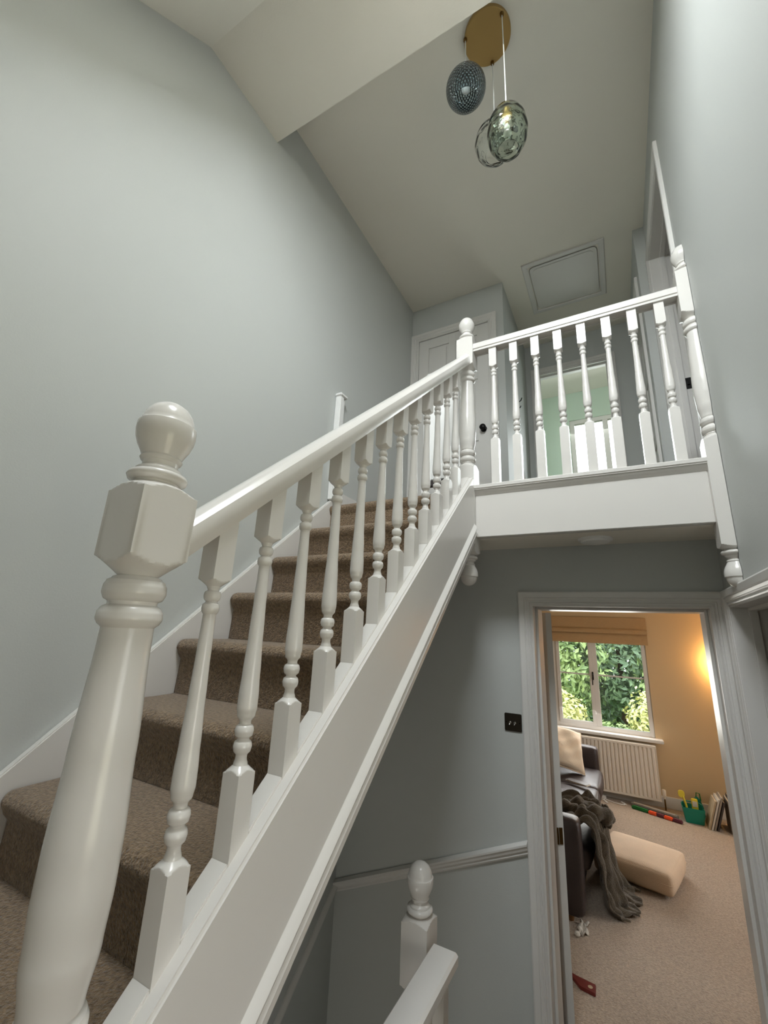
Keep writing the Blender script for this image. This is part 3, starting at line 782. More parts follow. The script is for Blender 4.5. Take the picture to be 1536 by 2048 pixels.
hk = thing('coat_hook', (-0.675, 3.62, 1.95), 'black metal coat hook on the return wall beside the cupboard', 'hook')
MB().box(-0.675, -0.670, 3.61, 3.63, 2.03, 2.12).build('back_plate', 'black_metal', hk, bevel=0.0015)
MB().tube([(-0.671, 3.62, 2.105), (-0.650, 3.62, 2.09), (-0.632, 3.62, 2.10), (-0.622, 3.62, 2.125)], 0.005).build('prong', 'black_metal', hk)
MB().tube([(-0.671, 3.62, 2.05), (-0.652, 3.62, 2.025), (-0.640, 3.62, 2.03), (-0.634, 3.62, 2.045)], 0.005).build('prong', 'black_metal', hk)
bo = thing('framed_board', (-0.62, 3.9, LF), 'white edged board leaning against the wall outside the bathroom', 'board')
def lean(mb):        # lean the board against the return wall
    v2 = []
    for x, y, z in mb.v:
        v2.append((x - (z-LF)*0.02, y, z))
    mb.v = v2; return mb
tri = [(3.62, LF+0.001), (3.66, 1.56), (4.12, LF+0.001)]
lean(MB().prism(tri, 'x', -0.655, -0.640)).build('board', 'cotton_cream', bo)
lean(MB().tube([(-0.647, 3.62, LF+0.012), (-0.647, 3.66, 1.56), (-0.647, 4.12, LF+0.012)], 0.012)).build('edge', 'satin_white', bo)

# ------------------------------------------------------------------ bathroom window
w2 = thing('window_2', (0.05, 5.44, BW[2]), 'bright white window in the bathroom', 'window', kind='structure')
casement(w2, BW[0], BW[1], BW[2], BW[3], 5.42, 0.06, [0.045])
for a, b2 in ((BW[0]+0.055, 0.015), (0.075, BW[1]-0.055)):
    MB().box(a, b2, 5.445, 5.455, BW[2]+0.055, BW[3]-0.055).build('pane', 'glass_pane', w2)
MB().box(BW[0]-0.04, BW[1]+0.04, 5.33, 5.42, BW[2]-0.03, BW[2]).build('window_sill', 'gloss_white', w2, bevel=0.005)

# ------------------------------------------------------------------ bedroom glimpse
wd = thing('wardrobe', (1.2, 3.9, LF), 'brown wooden wardrobe glimpsed inside the bedroom doorway', 'wardrobe')
MB().box(0.75, 1.75, 3.60, 4.22, LF, 2.9).build('carcass', 'wood_brown', wd, bevel=0.004)
for a, b2 in ((0.77, 1.245), (1.255, 1.73)):
    dr = MB().box(a, b2, 3.58, 3.60, LF+0.06, 2.86).build('door', 'wood_brown', wd, bevel=0.004)
    kx = b2-0.05 if a < 1 else a+0.05
    MB().tube([(kx, 3.58, 1.6), (kx, 3.55, 1.61), (kx, 3.55, 1.72), (kx, 3.58, 1.73)], 0.006).build('handle', 'chrome', dr)

# ------------------------------------------------------------------ lounge window, sill, blind, radiator
w1 = thing('window_1', (-0.32, 6.56, LW[2]), 'white two light casement window looking onto the garden', 'window', kind='structure')
casement(w1, LW[0], LW[1], LW[2], LW[3], 6.53, 0.07, [-0.362], fr=0.05)
def sash(x0, x1, z0, z1):
    fr = 0.042
    s_ = MB().box(x0, x0+fr, 6.518, 6.568, z0, z1).box(x1-fr, x1, 6.518, 6.568, z0, z1).box(x0+fr, x1-fr, 6.518, 6.568, z0, z0+fr).box(x0+fr, x1-fr, 6.518, 6.568, z1-fr, z1).build('sash', 'gloss_white', w1, bevel=0.004)
    MB().box(x0+fr, x1-fr, 6.538, 6.552, -0.447, -0.428).build('glazing_bar', 'gloss_white', s_, bevel=0.003)
    MB().box(x0+fr, x1-fr, 6.543, 6.547, z0+fr, -0.447).build('pane', 'glass_pane', s_)
    MB().box(x0+fr, x1-fr, 6.543, 6.547, -0.428, z1-fr).build('pane', 'glass_pane', s_)
    return s_
sL = sash(-0.832, -0.390, -1.052, 0.152)
for a, b2, z0, z1 in ((-0.332, 0.185, -1.05, -0.447), (-0.332, 0.185, -0.428, 0.15)):
    MB().box(a, b2, 6.556, 6.560, z0, z1).build('pane', 'glass_pane', w1)
MB().box(-0.332, 0.185, 6.550, 6.566, -0.447, -0.428).build('glazing_bar', 'gloss_white', w1, bevel=0.003)
MB().box(-0.400, -0.384, 6.505, 6.518, -0.50, -0.40).tube([(-0.392, 6.505, -0.43), (-0.392, 6.485, -0.43), (-0.395, 6.478, -0.47), (-0.400, 6.478, -0.56)], 0.006).build('handle', 'black_metal', sL, label='dark window latch')
MB().box(LW[0]-0.05, LW[1]+0.075, 6.40, 6.53, -1.135, -1.10).build('window_sill', 'gloss_white', w1, bevel=0.006)

w6 = thing('added_window', (2.26, 4.55, -1.0), 'white framed side window added to the lounge for fill light, out of view', 'window', kind='structure')  # unseen window, added to hold the lounge side fill light
mb = MB()
for a, b2, c, d in ((3.85, 3.90, -1.0, 0.2), (5.20, 5.25, -1.0, 0.2), (3.90, 5.20, -1.0, -0.95), (3.90, 5.20, 0.15, 0.2), (4.52, 4.58, -0.95, 0.15)):
    mb.box(2.24, 2.29, a, b2, c, d)
mb.build('window_frame', 'gloss_white', w6)
for a, b2 in ((3.90, 4.52), (4.58, 5.20)):
    MB().box(2.26, 2.27, a, b2, -0.95, 0.15).build('pane', 'glass_pane', w6)

bl = thing('roman_blind', (-0.32, 6.45, -0.03), 'tan fabric roman blind gathered at the top of the lounge window', 'blind')
def fold(y0, z0, z1, d, bulge):
    pts = []
    n = 8
    for i in range(n+1):
        u = i/n; pts.append((y0 - bulge*sin(pi*u)**0.8 - d*(1-u), z0+(z1-z0)*u))
    return pts
def cloth(prof, x0, x1, th=0.008):
    back = [(y+th, z) for y, z in prof[::-1]]
    return MB().prism(prof+back, 'x', x0, x1)
cloth(fold(6.490, 0.13, 0.292, 0.010, 0.004), -0.905, 0.270).build('upper_panel', 'blind_linen', bl, angle=60)
cloth(fold(6.440, 0.095, 0.150, 0.020, 0.010), -0.903, 0.268).build('fold', 'blind_linen', bl, angle=60)
cloth(fold(6.462, -0.035, 0.100, 0.020, 0.014), -0.900, 0.266).build('fold', 'blind_linen', bl, angle=60)
MB().box(-0.905, 0.270, 6.49, 6.515, 0.262, 0.300).build('headrail', 'blind_linen', bl, bevel=0.003)

rd = thing('radiator', (-0.33, 6.43, -1.74), 'cream ribbed panel radiator under the lounge window', 'radiator')
rx0, rx1, rz0, rz1, ry = -0.93, 0.222, -1.735, -1.160, 6.385
body = MB()
n = 26; pts = []
wd_ = (rx1-rx0-0.04)/n
for i in range(n):
    x = rx0+0.02+i*wd_
    pts += [(x, ry+0.006), (x+wd_*0.30, ry+0.006), (x+wd_*0.42, ry-0.006), (x+wd_*0.88, ry-0.006)]
pts += [(rx1-0.02, ry+0.006)]
poly = [(rx0, ry+0.004)] + pts + [(rx1, ry+0.004), (rx1, ry+0.022), (rx0, ry+0.022)]
body.prism(poly, 'z', rz0+0.025, rz1-0.03)
rb_ = body.build('ribbed_panel', 'radiator_white', rd, angle=40)
MB().box(rx0, rx1, ry-0.010, ry+0.075, rz1-0.032, rz1).build('top_grille', 'radiator_white', rd, bevel=0.006)
MB().box(rx0, rx1, ry-0.006, ry+0.022, rz0, rz0+0.027).build('bottom_edge', 'radiator_white', rd, bevel=0.005)
for x in (rx0, rx1-0.006): MB().box(x, x+0.006, ry, ry+0.075, rz0+0.02, rz1-0.02).build('side_panel', 'radiator_white', rd)
MB().tube([(rx1+0.03, ry+0.035, FL), (rx1+0.03, ry+0.035, -1.69)], 0.008).build('pipe', 'brass_dark', rd)
MB().lathe(rx1+0.03, ry+0.035, [(.012, -1.705), (.012, -1.68), (.019, -1.675), (.021, -1.62), (.017, -1.610), (.001, -1.610)], 18).tube([(rx1, ry+0.035, -1.69), (rx1+0.03, ry+0.035, -1.69)], 0.008).build('valve', 'radiator_white', rd)
for x in (-0.75, 0.05):
    MB().box(x-0.012, x+0.012, ry+0.07, 6.519, -1.65, -1.25).build('bracket', 'radiator_white', rd)

# wall lamp (its glow falls on the wall right of the window)
wl = thing('wall_lamp', (1.02, 6.50, -0.35), 'warm glowing wall lamp just beyond the door frame', 'lamp')
MB().lathe(1.02, 6.498, [(.001, -0.36), (.035, -0.36), (.035, -0.30), (.001, -0.30)], 20).build('backplate', 'brass_dark', wl)
MB().tube([(1.02, 6.49, -0.33), (1.02, 6.43, -0.34), (1.02, 6.41, -0.30), (1.02, 6.41, -0.27)], 0.007).build('arm', 'brass', wl)
def half(u, v, r0, r1):       # half shade, open towards the wall
    a = pi + pi*u; r = r0+(r1-r0)*v
    return (1.02+r*cos(a), 6.44+0.7*r*sin(a), -0.29+0.17*v)
MB().grid(lambda u, v: half(u, v, 0.095, 0.085), 25, 4).build('lamp_shade', 'cotton_cream', wl, angle=60, solid=0.004)
MB().lathe(1.02, 6.41, [(.001, -0.27), (.010, -0.265), (.010, -0.235), (.018, -0.215), (.018, -0.20), (.010, -0.185), (.001, -0.182)], 14).build('bulb', 'bulb_white', wl)
L = bpy.data.lights.new('wall_lamp_light', 'POINT'); L.energy = 15.0; L.color = (1.0, 0.58, 0.20); L.shadow_soft_size = 0.03
o = bpy.data.objects.new('wall_lamp_light', L); COL.objects.link(o); o.location = (0.985, 6.435, -0.20+H)

# ------------------------------------------------------------------ sofa
so = thing('sofa', (-0.85, 4.88, FL), 'dark brown leather sofa seen through the lounge door', 'sofa')
SX0, SX1, SY0, SY1 = -1.34, -0.36, 3.62, 6.16
def soft_box(x0, x1, y0, y1, z0, z1, r=0.04, seg=4, puff=0.0, n=8):
    mb = MB(); P = []
    def sgn(v): return -1 if v < 0 else 1
    cxx, cyy, czz = (x0+x1)/2, (y0+y1)/2, (z0+z1)/2
    hx, hy, hz = (x1-x0)/2, (y1-y0)/2, (z1-z0)/2
    m_ = n
    def face(fn):
        mb.grid(fn, m_+1, m_+1)
    def shape(a, b2, c):
        # superellipsoid-like rounding of a unit cube point, then a soft puff
        x, y, z = a*hx, b2*hy, c*hz
        ix, iy, iz = max(-(hx-r), min(hx-r, x)), max(-(hy-r), min(hy-r, y)), max(-(hz-r), min(hz-r, z))
        d = Vector((x-ix, y-iy, z-iz))
        if d.length > 1e-9: d = d.normalized()*r
        p = Vector((ix, iy, iz)) + d
        k = puff*(1-a*a)*(1-b2*b2)
        k2 = puff*0.6*(1-a*a)*(1-c*c); k3 = puff*0.6*(1-b2*b2)*(1-c*c)
        p.z += k*sgn(c)*(abs(c)); p.y += k2*b2; p.x += k3*a
        return (p.x+cxx, p.y+cyy, p.z+czz)
    def tt(u):       # denser near edges
        s_ = u*2-1; return sgn(s_)*abs(s_)**0.55 if False else s_
    import_pts = [-1, -0.97, -0.9, -0.7, -0.35, 0, 0.35, 0.7, 0.9, 0.97, 1]
    K = len(import_pts)
    for ax in range(3):
        for s_ in (-1, 1):
            vs = []; 
            for u in import_pts:
                for v in import_pts:
                    c = [0, 0, 0]; c[ax] = s_; c[(ax+1) % 3] = u; c[(ax+2) % 3] = v
                    vs.append(shape(*c))
            mb.add(vs, [(i*K+j, (i+1)*K+j, (i+1)*K+j+1, i*K+j+1) for i in range(K-1) for j in range(K-1)])
    return mb
def merge_build(mb, *a, **k):
    # weld coincident corners
    idx = {}; nv = []; mp = []
    for p in mb.v:
        key = (round(p[0], 5), round(p[1], 5), round(p[2], 5))
        if key not in idx: idx[key] = len(nv); nv.append(p)
        mp.append(idx[key])
    fs = []
    for f in mb.f:
        q = []
        for i in f:
            if mp[i] not in q: q.append(mp[i])
        if len(q) >= 3: fs.append(tuple(q))
    mb.v, mb.f = nv, fs
    return mb.build(*a, **k)
merge_build(soft_box(SX0, SX1-0.05, SY0+0.02, SY1-0.02, FL+0.06, -1.56, 0.03), 'base', 'dark_leather', so, angle=60)
for y0_, y1_ in ((SY0, SY0+0.16), (SY1-0.16, SY1)):
    merge_build(soft_box(SX0, SX1-0.02, y0_, y1_, FL+0.05, -1.205, 0.045, puff=0.008), 'armrest', 'dark_leather', so, angle=60)
merge_build(soft_box(SX0, SX0+0.22, SY0+0.10, SY1-0.10, FL+0.08, -1.02, 0.06, puff=0.01), 'backrest', 'dark_leather', so, angle=60)
yy = [SY0+0.165, (SY0*2+SY1)/3+0.05, (SY0+SY1*2)/3-0.05, SY1-0.165]
for y0_, y1_ in zip(yy[:-1], yy[1:]):
    merge_build(soft_box(SX0+0.20, SX1+0.02, y0_+0.003, y1_-0.003, -1.565, -1.415, 0.05, puff=0.03), 'seat_cushion', 'dark_leather', so, angle=60)
    merge_build(soft_box(SX0+0.16, SX0+0.36, y0_+0.005, y1_-0.005, -1.40, -1.03, 0.06, puff=0.03), 'back_cushion', 'dark_leather', so, angle=60)
for x in (SX0+0.08, SX1-0.12):
    for y in (SY0+0.09, SY1-0.09):
        MB().lathe(x, y, [(.020, FL), (.028, FL+0.065)], 14).build('foot', 'wood_brown', so)

def cushion(name, label, cat, c, sx, sy, h, material, rot, tilt=(0, 0), puffy=0.75, group=None):
    """stuffed cushion lying at base point c"""
    N = 22; mb = MB()
    Rm = Matrix.Rotation(rot, 3, 'Z') @ Matrix.Rotation(tilt[0], 3, 'X') @ Matrix.Rotation(tilt[1], 3, 'Y')
    rnd = random.Random(len(label))
    ph = [rnd.uniform(0, 6) for _ in range(6)]
    def pt(u, v, s):
        a, b2 = u*2-1, v*2-1
        e = (max(0, 1-abs(a)**2.6)*max(0, 1-abs(b2)**2.6))**(puffy*0.5)
        pin = 1-0.06*(1-abs(a)**2)*(abs(b2)**3); pin2 = 1-0.06*(1-abs(b2)**2)*(abs(a)**3)
        wr = 0.010*sin(5*a+ph[0]+3*b2)*e + 0.006*sin(11*b2+ph[1]-6*a)*e
        zt = s*(h/2)*e + (wr if s > 0 else wr*0.3)
        p = Rm @ Vector((a*sx/2*pin2, b2*sy/2*pin, zt))
        return p
    top = [pt(i/N, j/N, 1) for i in range(N+1) for j in range(N+1)]
    bot = [pt(i/N, j/N, -1) for i in range(N+1) for j in range(N+1)]
    zmin = min(p.z for p in top+bot)
    off = Vector(c) - Vector((0, 0, zmin))
    top = [p+off for p in top]; bot = [p+off for p in bot]
    K = N+1
    mb.add(top, [(i*K+j, (i+1)*K+j, (i+1)*K+j+1, i*K+j+1) for i in range(N) for j in range(N)])
    mb.add(bot, [(i*K+j, i*K+j+1, (i+1)*K+j+1, (i+1)*K+j) for i in range(N) for j in range(N)])
    root = thing(name, c, label, cat, group)
    merge_build(mb, 'cover', material, root, angle=70)
    rim = [pt(i/N, 0, 0)+off for i in range(N+1)] + [pt(1, j/N, 0)+off for j in range(1, N+1)] + [pt(1-i/N, 1, 0)+off for i in range(1, N+1)] + [pt(0, 1-j/N, 0)+off for j in range(1, N+1)]
    MB().tube(rim, 0.006, 6).build('piping', material, root)
    return root
cushion('scatter_cushion', 'cream cushion propped on the far end of the sofa', 'cushion', (-0.72, 5.60, -1.395), 0.48, 0.46, 0.17, 'cotton_cream', radians(8), (radians(50), radians(22)))
def block_cushion():
    root = thing('floor_cushion', (0.0, 4.58, FL), 'large beige box cushion lying on the lounge carpet', 'cushion')
    mb = soft_box(-0.275, 0.275, -0.275, 0.275, 0, 0.145, 0.032, puff=0.022)
    Rm = Matrix.Rotation(radians(-14), 3, 'Z')
    mb.v = [tuple(Rm @ Vector(p) + Vector((-0.045, 4.66, FL))) for p in mb.v]
    zm = min(p[2] for p in mb.v); mb.v = [(p[0], p[1], p[2]-zm+FL) for p in mb.v]
    merge_build(mb, 'cover', 'cotton_beige', root, angle=70)
    rim = [Rm @ Vector((x, y, 0)) + Vector((-0.045, 4.66, FL+0.10)) for x, y in rrect(-0.280, 0.280, -0.280, 0.280, 0.035)]
    MB().tube(rim+[rim[0]], 0.003, 6).build('seam', 'cotton_beige', root)
block_cushion()

# throw draped over the sofa front and down onto the carpet
th_ = thing('throw_blanket', (-0.30, 4.15, FL), 'crumpled dark taupe blanket hanging off the sofa onto the carpet', 'blanket')
prof = [(-1.02, -1.32), (-0.85, -1.33), (-0.62, -1.335), (-0.46, -1.27), (-0.385, -1.245), (-0.315, -1.275), (-0.285, -1.38), (-0.28, -1.52), (-0.26, -1.66), (-0.235, -1.765), (-0.185, -1.80), (-0.13, -1.806)]
def polyline(pts, u):
    s_ = u*(len(pts)-1); i = min(int(s_), len(pts)-2); f = s_-i
    f2 = f
    return pts[i][0]+(pts[i+1][0]-pts[i][0])*f2, pts[i][1]+(pts[i+1][1]-pts[i][1])*f2
def drape(u, v):
    x, z = polyline(prof, u)
    hang = max(0, min(1, (u-0.35)/0.4))
    y = 3.79 + 0.70*v*(1-0.15*hang) + 0.06*hang + 0.05*sin(5*u+2)
    f = 0.030*sin(v*23+3*u) + 0.022*sin(v*37-4*u+1) + 0.012*sin(v*71+9*u)
    f2 = 0.018*sin(u*31+v*9) + 0.012*sin(u*53-v*13)
    x += (f*0.9+f2*0.5)*(0.25+0.75*hang) + 0.05*hang*sin(v*pi)
    z += f*(1-hang)*0.7 + f2*(1-hang)
    z = max(z, FL+0.008+0.012*(1+sin(v*31+u*17)))
    if u < 0.34: z = max(z, -1.375)
    return (x, y, z)
MB().grid(drape, 90, 90).build('cloth', 'blanket', th_, angle=180, solid=0.012)
def roll_(t):
    return (-0.62+0.40*t, 3.98+0.10*t+0.03*sin(7*t), -1.30+0.045*sin(pi*t)+0.02*sin(9*t))
MB().tube([roll_(i/20) for i in range(21)], [0.028+0.018*sin(i*0.9)**2+0.02*(i/20) for i in range(21)], 12).build('rolled_edge', 'blanket', th_, angle=180)
def bunch(u, v):
    a = 2*pi*u; p = pi*v
    r = 0.055*(1+0.25*sin(3*a+4*p)+0.15*sin(7*a))
    return (-0.245+r*sin(p)*cos(a), 4.10+r*sin(p)*sin(a), -1.285+r*1.1*cos(p))
MB().grid(bunch, 28, 16).build('bunched_corner', 'blanket', th_, angle=180)

rem = thing('tablet', (-0.525, 5.165, -1.385), 'flat pale edged tablet lying on the sofa seat', 'tablet')
mb = MB().prism(rrect(-0.11, 0.11, -0.045, 0.045, 0.012), 'z', 0, 0.012)
Rm = Matrix.Rotation(radians(-24), 3, 'Z')
place = lambda mb_, c: [tuple(Rm @ Vector(p) + Vector(c)) for p in mb_.v]
mb.v = place(mb, (-0.525, 5.165, -1.378)); mb.build('case', 'cover_white', rem, bevel=0.002)
mb = MB().prism(rrect(-0.105, 0.105, -0.040, 0.040, 0.010), 'z', 0.012, 0.0135); mb.v = place(mb, (-0.525, 5.165, -1.378)); mb.build('screen', 'dark_leather', rem)

sp = thing('wire_spectacles', (-0.62, 6.08, -1.20), 'small pale wire frame lying on the far sofa arm', 'spectacles')
def ring(cx_, cy_, cz, r): return [(cx_+r*cos(2*pi*i/18), cy_, cz+r*0.85*sin(2*pi*i/18)) for i in range(19)]
MB().tube(ring(-0.655, 6.06, -1.172, 0.026), 0.0025, 6).build('lens_rim', 'plastic_white', sp)
MB().tube(ring(-0.590, 6.06, -1.172, 0.026), 0.0025, 6).build('lens_rim', 'plastic_white', sp)
MB().tube([(-0.630, 6.06, -1.168), (-0.622, 6.06, -1.163), (-0.615, 6.06, -1.168)], 0.0025, 6).build('bridge', 'plastic_white', sp)
for x in (-0.681, -0.564):
    MB().tube([(x, 6.06, -1.168), (x, 6.12, -1.180), (x, 6.15, -1.190)], 0.002, 6).build('temple', 'plastic_white', sp)

# ------------------------------------------------------------------ toys, books and bits on the lounge floor
tb = thing('toy_tub', (0.50, 6.24, FL), 'teal plastic tub on the carpet beside the radiator', 'tub')
def tub(x0, x1, y0, y1, z0, z1, fl=0.02, th=0.006):
    mb = MB()
    o_ = [(x0, y0), (x1, y0), (x1, y1), (x0, y1)]
    def ringf(d, z, grow): 
        return [(x0-grow+d, y0-grow+d, z), (x1+grow-d, y0-grow+d, z), (x1+grow-d, y1+grow-d, z), (x0-grow+d, y1+grow-d, z)]
    rings = [ringf(0, z0, 0), ringf(0, z1, fl), ringf(th, z1, fl), ringf(th, z0+th, 0)]
    mb.v = [p for r_ in rings for p in r_]
    for i in range(3):
        for k in range(4): mb.f.append((i*4+k, i*4+(k+1) % 4, (i+1)*4+(k+1) % 4, (i+1)*4+k))
    mb.f += [(3, 2, 1, 0), (12, 13, 14, 15)]
    return mb
tub(0.415, 0.575, 6.17, 6.31, FL, FL+0.145).build('tub', 'toy_green', tb, bevel=0.003)
MB().tube([(0.400, 6.24, FL+0.14), (0.405, 6.24, FL+0.17), (0.44, 6.245, FL+0.185), (0.55, 6.245, FL+0.185), (0.585, 6.24, FL+0.17), (0.590, 6.24, FL+0.14)], 0.006).build('handle', 'toy_green', tb)
ys = thing('toy_spade', (0.42, 6.22, FL+0.02), 'yellow toy spade standing in the teal tub', 'toy')
MB().tube([(0.455, 6.22, FL+0.012), (0.435, 6.22, FL+0.16), (0.415, 6.22, FL+0.235)], 0.010).build('shaft', 'toy_yellow', ys)
MB().prism(rrect(0.375, 0.435, FL+0.215, FL+0.285, 0.025), 'y', 6.213, 6.227).build('grip', 'toy_yellow', ys, bevel=0.003)
yr = thing('toy_block', (0.52, 6.25, FL+0.02), 'short yellow toy block in the right of the teal tub', 'toy')
MB().box(0.487, 0.545, 6.215, 6.235, FL+0.012, FL+0.225).build('blade', 'toy_yellow', yr, bevel=0.006)
MB().box(0.495, 0.538, 6.209, 6.2152, FL+0.15, FL+0.20).build('label_patch', 'cover_white', yr)
tg = thing('folded_bag', (0.60, 6.34, FL), 'dark green folded bag behind the teal tub', 'bag')
mb = MB().prism([(0.50, FL), (0.62, FL), (0.605, FL+0.12), (0.58, FL+0.20), (0.54, FL+0.21)], 'y', 6.36, 6.42)
mb.build('body', 'toy_green', tg, bevel=0.012)
MB().tube([(0.55, 6.39, FL+0.20), (0.555, 6.39, FL+0.245), (0.585, 6.39, FL+0.24), (0.59, 6.39, FL+0.17)], 0.006).build('strap', 'toy_dark_green', tg)
tr = thing('toy_track', (0.14, 6.22, FL), 'long grey toy case lying by the radiator', 'toy')
def rot_box(cx_, cy_, z0, z1, lx, ly, ang):
    Rm = Matrix.Rotation(ang, 3, 'Z'); mb = MB().prism(rrect(-lx/2, lx/2, -ly/2, ly/2, min(lx, ly)*0.3), 'z', z0, z1)
    mb.v = [tuple(Rm @ Vector((p[0], p[1], 0)) + Vector((cx_, cy_, p[2]))) for p in mb.v]; return mb
rot_box(0.13, 6.275, FL, FL+0.035, 0.47, 0.075, radians(-22)).build('case', 'toy_grey', tr, bevel=0.004)
rot_box(0.13, 6.275, FL+0.035, FL+0.040, 0.42, 0.045, radians(-22)).build('lid', 'paper_grey', tr)
tw = thing('toy_caterpillar', (0.13, 6.16, FL), 'colourful green and orange toy lying on the carpet before the grey case', 'toy')
for (cx_, cy_, lx, m_) in ((-0.005, 6.235, 0.17, 'toy_dark_green'), (0.115, 6.18, 0.085, 'toy_orange'), (0.185, 6.155, 0.08, 'toy_purple'), (0.255, 6.125, 0.085, 'toy_orange'), (0.335, 6.095, 0.09, 'toy_purple')):
    rot_box(cx_, cy_, FL, FL+0.032, lx, 0.045, radians(-22)).build('segment', m_, tw, bevel=0.008)
bk = [(0.598, 0.085, 'paper_tan'), (0.620, 0.085, 'cover_white'), (0.642, 0.085, 'paper_grey'), (0.668, 0.085, 'paper_dark'), (0.790, 0.0, 'paper_grey'), (0.812, 0.0, 'paper_dark')]
for i, (x, ln, m_) in enumerate(bk):
    hgt_ = 0.27+0.02*((i*7) % 3)
    lab = ['leftmost tan book leaning in the row on the lounge floor', 'white spined book second from the left in the leaning row', 'grey book third from the left in the leaning row', 'dark book leaning at the right of the slanted books',
           'pale grey upright book beyond the slanted books', 'charcoal upright book at the right end of the row'][i]
    b_ = thing('book', (x, 6.20, FL), lab, 'book', 'books leaning on the lounge floor')
    t_ = 0.016
    def lean_(mb, x=x, ln=ln): mb.v = [(p[0]+x+(p[2]-FL)*ln/0.27, p[1], p[2]) for p in mb.v]; return mb
    lean_(MB().box(0, 0.003, 6.09, 6.34, FL, FL+hgt_)).build('cover', m_, b_)
    lean_(MB().box(t_-0.003, t_, 6.09, 6.34, FL, FL+hgt_)).build('cover', m_, b_)
    lean_(MB().box(0, t_, 6.086, 6.09, FL, FL+hgt_)).build('spine', m_, b_)
    lean_(MB().box(0.003, t_-0.003, 6.09, 6.335, FL+0.004, FL+hgt_-0.005)).build('pages', 'cover_white', b_)
cb = thing('charging_cable', (-0.28, 6.30, FL), 'thin pale cable coiled on the carpet below the radiator', 'cable')
pts = [(-0.44+0.02*i+0.06*sin(i*0.7), 6.28+0.05*cos(i*0.9)+0.004*i, FL+0.006+0.004*(1+sin(i*1.3))) for i in range(18)]
MB().tube(pts, 0.004, 6).build('cord', 'cord_white', cb)
MB().box(-0.43, -0.35, 6.40, 6.435, FL, FL+0.03).build('plug', 'plastic_white', cb, bevel=0.004)
sk = thing('crumpled_tissue', (-0.395, 3.62, FL), 'small crumpled white tissue on the carpet inside the lounge door', 'tissue')
def tis(u, v):
    x = -0.425+0.05*u; y = 3.56+0.14*v
    return (x+0.012*sin(9*v+5*u), y, FL+0.010+0.010*sin(14*u+8*v)+0.008*sin(21*v))
MB().grid(tis, 14, 24).build('sheet', 'cover_white', sk, angle=180, solid=0.004)
MB().lathe(-0.425, 3.545, [(.001, FL), (.014, FL+.004), (.018, FL+.014), (.013, FL+.026), (.001, FL+.031)], 12).build('knot', 'cover_white', sk)
rt = thing('toy', (-0.345, 3.13, FL), 'small dark red toy with a hole on the carpet by the door frame', 'toy')
poly = [(-0.47, 3.19), (-0.395, 3.165), (-0.30, 3.150), (-0.298, 3.075), (-0.375, 3.088), (-0.405, 3.125)]
MB().prism(poly, 'z', FL, FL+0.016).build('body', 'toy_red', rt, bevel=0.003)
c = MB().lathe(-0.325, 3.113, [(.001, FL+.0155), (.012, FL+.0155), (.012, FL+.0175), (.001, FL+.0175)], 14); c.build('eyelet', 'paper_tan', rt)

# ------------------------------------------------------------------ garden
struct('ground_garden', MB().box(-14, 14, 6.8, 26, -2.35, -2.25), 'grass', 'garden lawn outside the lounge window', 'ground')
gw = thing('garden_wall', (0.3, 8.9, -2.25), 'low brick garden wall outside the window', 'wall')
MB().box(-4.5, 4.5, 8.97, 9.06, -2.25, -1.55).build('mortar', 'paper_tan', gw)
brick_me = None
for r_ in range(3):
    for c_ in range(14):
        x = -0.55 + c_*0.225 + (0.1125 if r_ % 2 else 0)
        if brick_me is None:
            ob = MB().box(x, x+0.213, 8.955, 9.075, -1.72, -1.657).build('brick', 'brick', gw, bevel=0.004); brick_me = ob; bo_ = Vector(WORLD[ob.name]) - Vector((x, 0, -1.72))
        else:
            o = brick_me.copy(); COL.objects.link(o); o.parent = gw
            o.location = Vector((x, 0, -1.72+r_*0.074)) + bo_ - WORLD[gw.name]
def leaves(cx_, cy_, cz, rx, ry_, rz, n, size, seed):
    rnd = random.Random(seed); mb = MB()
    for _ in range(n):
        # points in the outer shell of a lumpy ellipsoid
        while True:
            d = Vector((rnd.gauss(0, 1), rnd.gauss(0, 1), rnd.gauss(0, 1)))
            if d.length > 0.1: break
        d.normalize()
        lump = 1 + 0.18*sin(5*d.x+seed) * cos(6*d.z) + 0.12*sin(9*d.y+4*d.z)
        k = rnd.uniform(0.62, 1.0)*lump
        p = Vector((cx_+d.x*rx*k, cy_+d.y*ry_*k, cz+d.z*rz*k))
        if p.z < -2.24: continue
        nrm = (d + Vector((rnd.uniform(-.8, .8), rnd.uniform(-.8, .8), rnd.uniform(-.3, .9)))).normalized()
        t1 = nrm.cross(Vector((rnd.gauss(0, 1), rnd.gauss(0, 1), rnd.gauss(0, 1)))).normalized(); t2 = nrm.cross(t1)
        s_ = size*rnd.uniform(0.6, 1.25); wv = s_*0.42
        mb.add([p - t1*s_*0.5, p + t2*wv*0.5 + nrm*s_*0.05, p + t1*s_*0.5, p - t2*wv*0.5 + nrm*s_*0.05], [(0, 1, 2), (0, 2, 3)])
    return mb
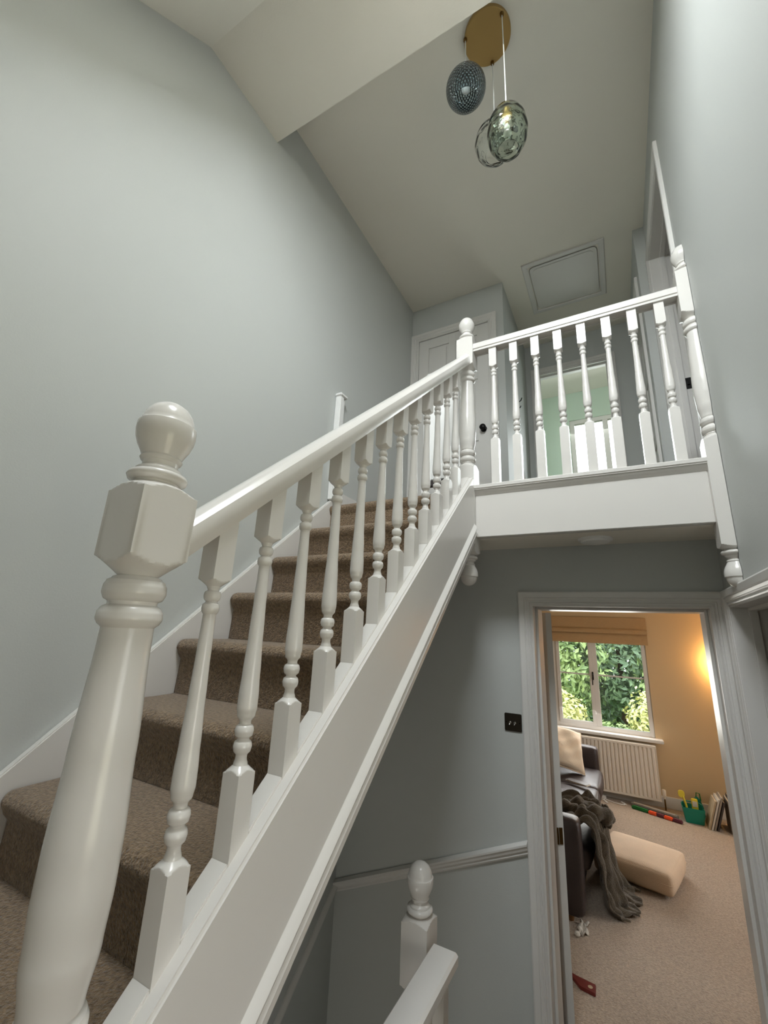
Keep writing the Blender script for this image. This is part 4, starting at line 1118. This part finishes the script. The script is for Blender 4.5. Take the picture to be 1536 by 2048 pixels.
def tree(name, label, cat, c, r, n, size, m_, seed, group=None, trunk=True):
    root = thing(name, (c[0], c[1], -2.25), label, cat, group)
    f_ = leaves(*c, *r, n, size, seed).build('foliage', m_, root, smooth=False, kind='stuff')
    if trunk:
        MB().tube([(c[0], c[1], -2.3), (c[0]+0.05, c[1], (c[2]-2.3)/2), (c[0], c[1], c[2])], [0.09, 0.07, 0.04], 10).build('trunk', 'bark', root)
    else:
        for i in range(4):
            a = i*1.7; MB().tube([(c[0]+0.03*cos(a), c[1]+0.03*sin(a), -2.3), (c[0]+r[0]*0.4*cos(a), c[1]+r[1]*0.4*sin(a), c[2])], [0.016, 0.008], 6).build('stem', 'bark', root)
    return root
tree('garden_tree', 'leafy green tree filling the left of the garden view', 'tree', (-1.55, 11.6, -0.35), (1.15, 1.1, 1.75), 6500, 0.16, 'leaf_green', 3)
tree('garden_tree', 'darker green tree in the middle of the garden view', 'tree', (-0.15, 12.4, 0.05), (1.15, 1.1, 2.1), 6500, 0.16, 'leaf_dark', 5)
tree('garden_tree', 'mid green tree at the upper right of the garden view', 'tree', (1.25, 12.0, -0.2), (1.2, 1.1, 1.9), 6500, 0.16, 'leaf_green', 8)
tree('hedge', 'tall dark hedge closing the garden behind the trees', 'hedge', (-0.3, 15.0, -0.2), (5.5, 0.9, 3.2), 15000, 0.26, 'leaf_dark', 11)
tree('variegated_shrub', 'cream leaved shrub low in the left window pane', 'shrub', (-1.13, 9.9, -1.55), (0.36, 0.34, 0.52), 900, 0.11, 'leaf_yellow', 14, trunk=False)
tree('variegated_shrub', 'yellow leaved shrub low in the right window pane', 'shrub', (0.32, 10.0, -1.45), (0.42, 0.36, 0.62), 1100, 0.11, 'leaf_yellow', 17, trunk=False)
tree('low_shrub', 'low pale green shrub behind the garden wall', 'shrub', (-0.32, 9.75, -1.72), (0.50, 0.30, 0.26), 800, 0.10, 'leaf_green', 21, trunk=False)
tree('yellow_branch_shrub', 'small bright yellow leaf cluster at the top left of the garden view', 'shrub', (-1.42, 10.3, -0.10), (0.16, 0.12, 0.14), 90, 0.10, 'leaf_yellow', 23, trunk=False)
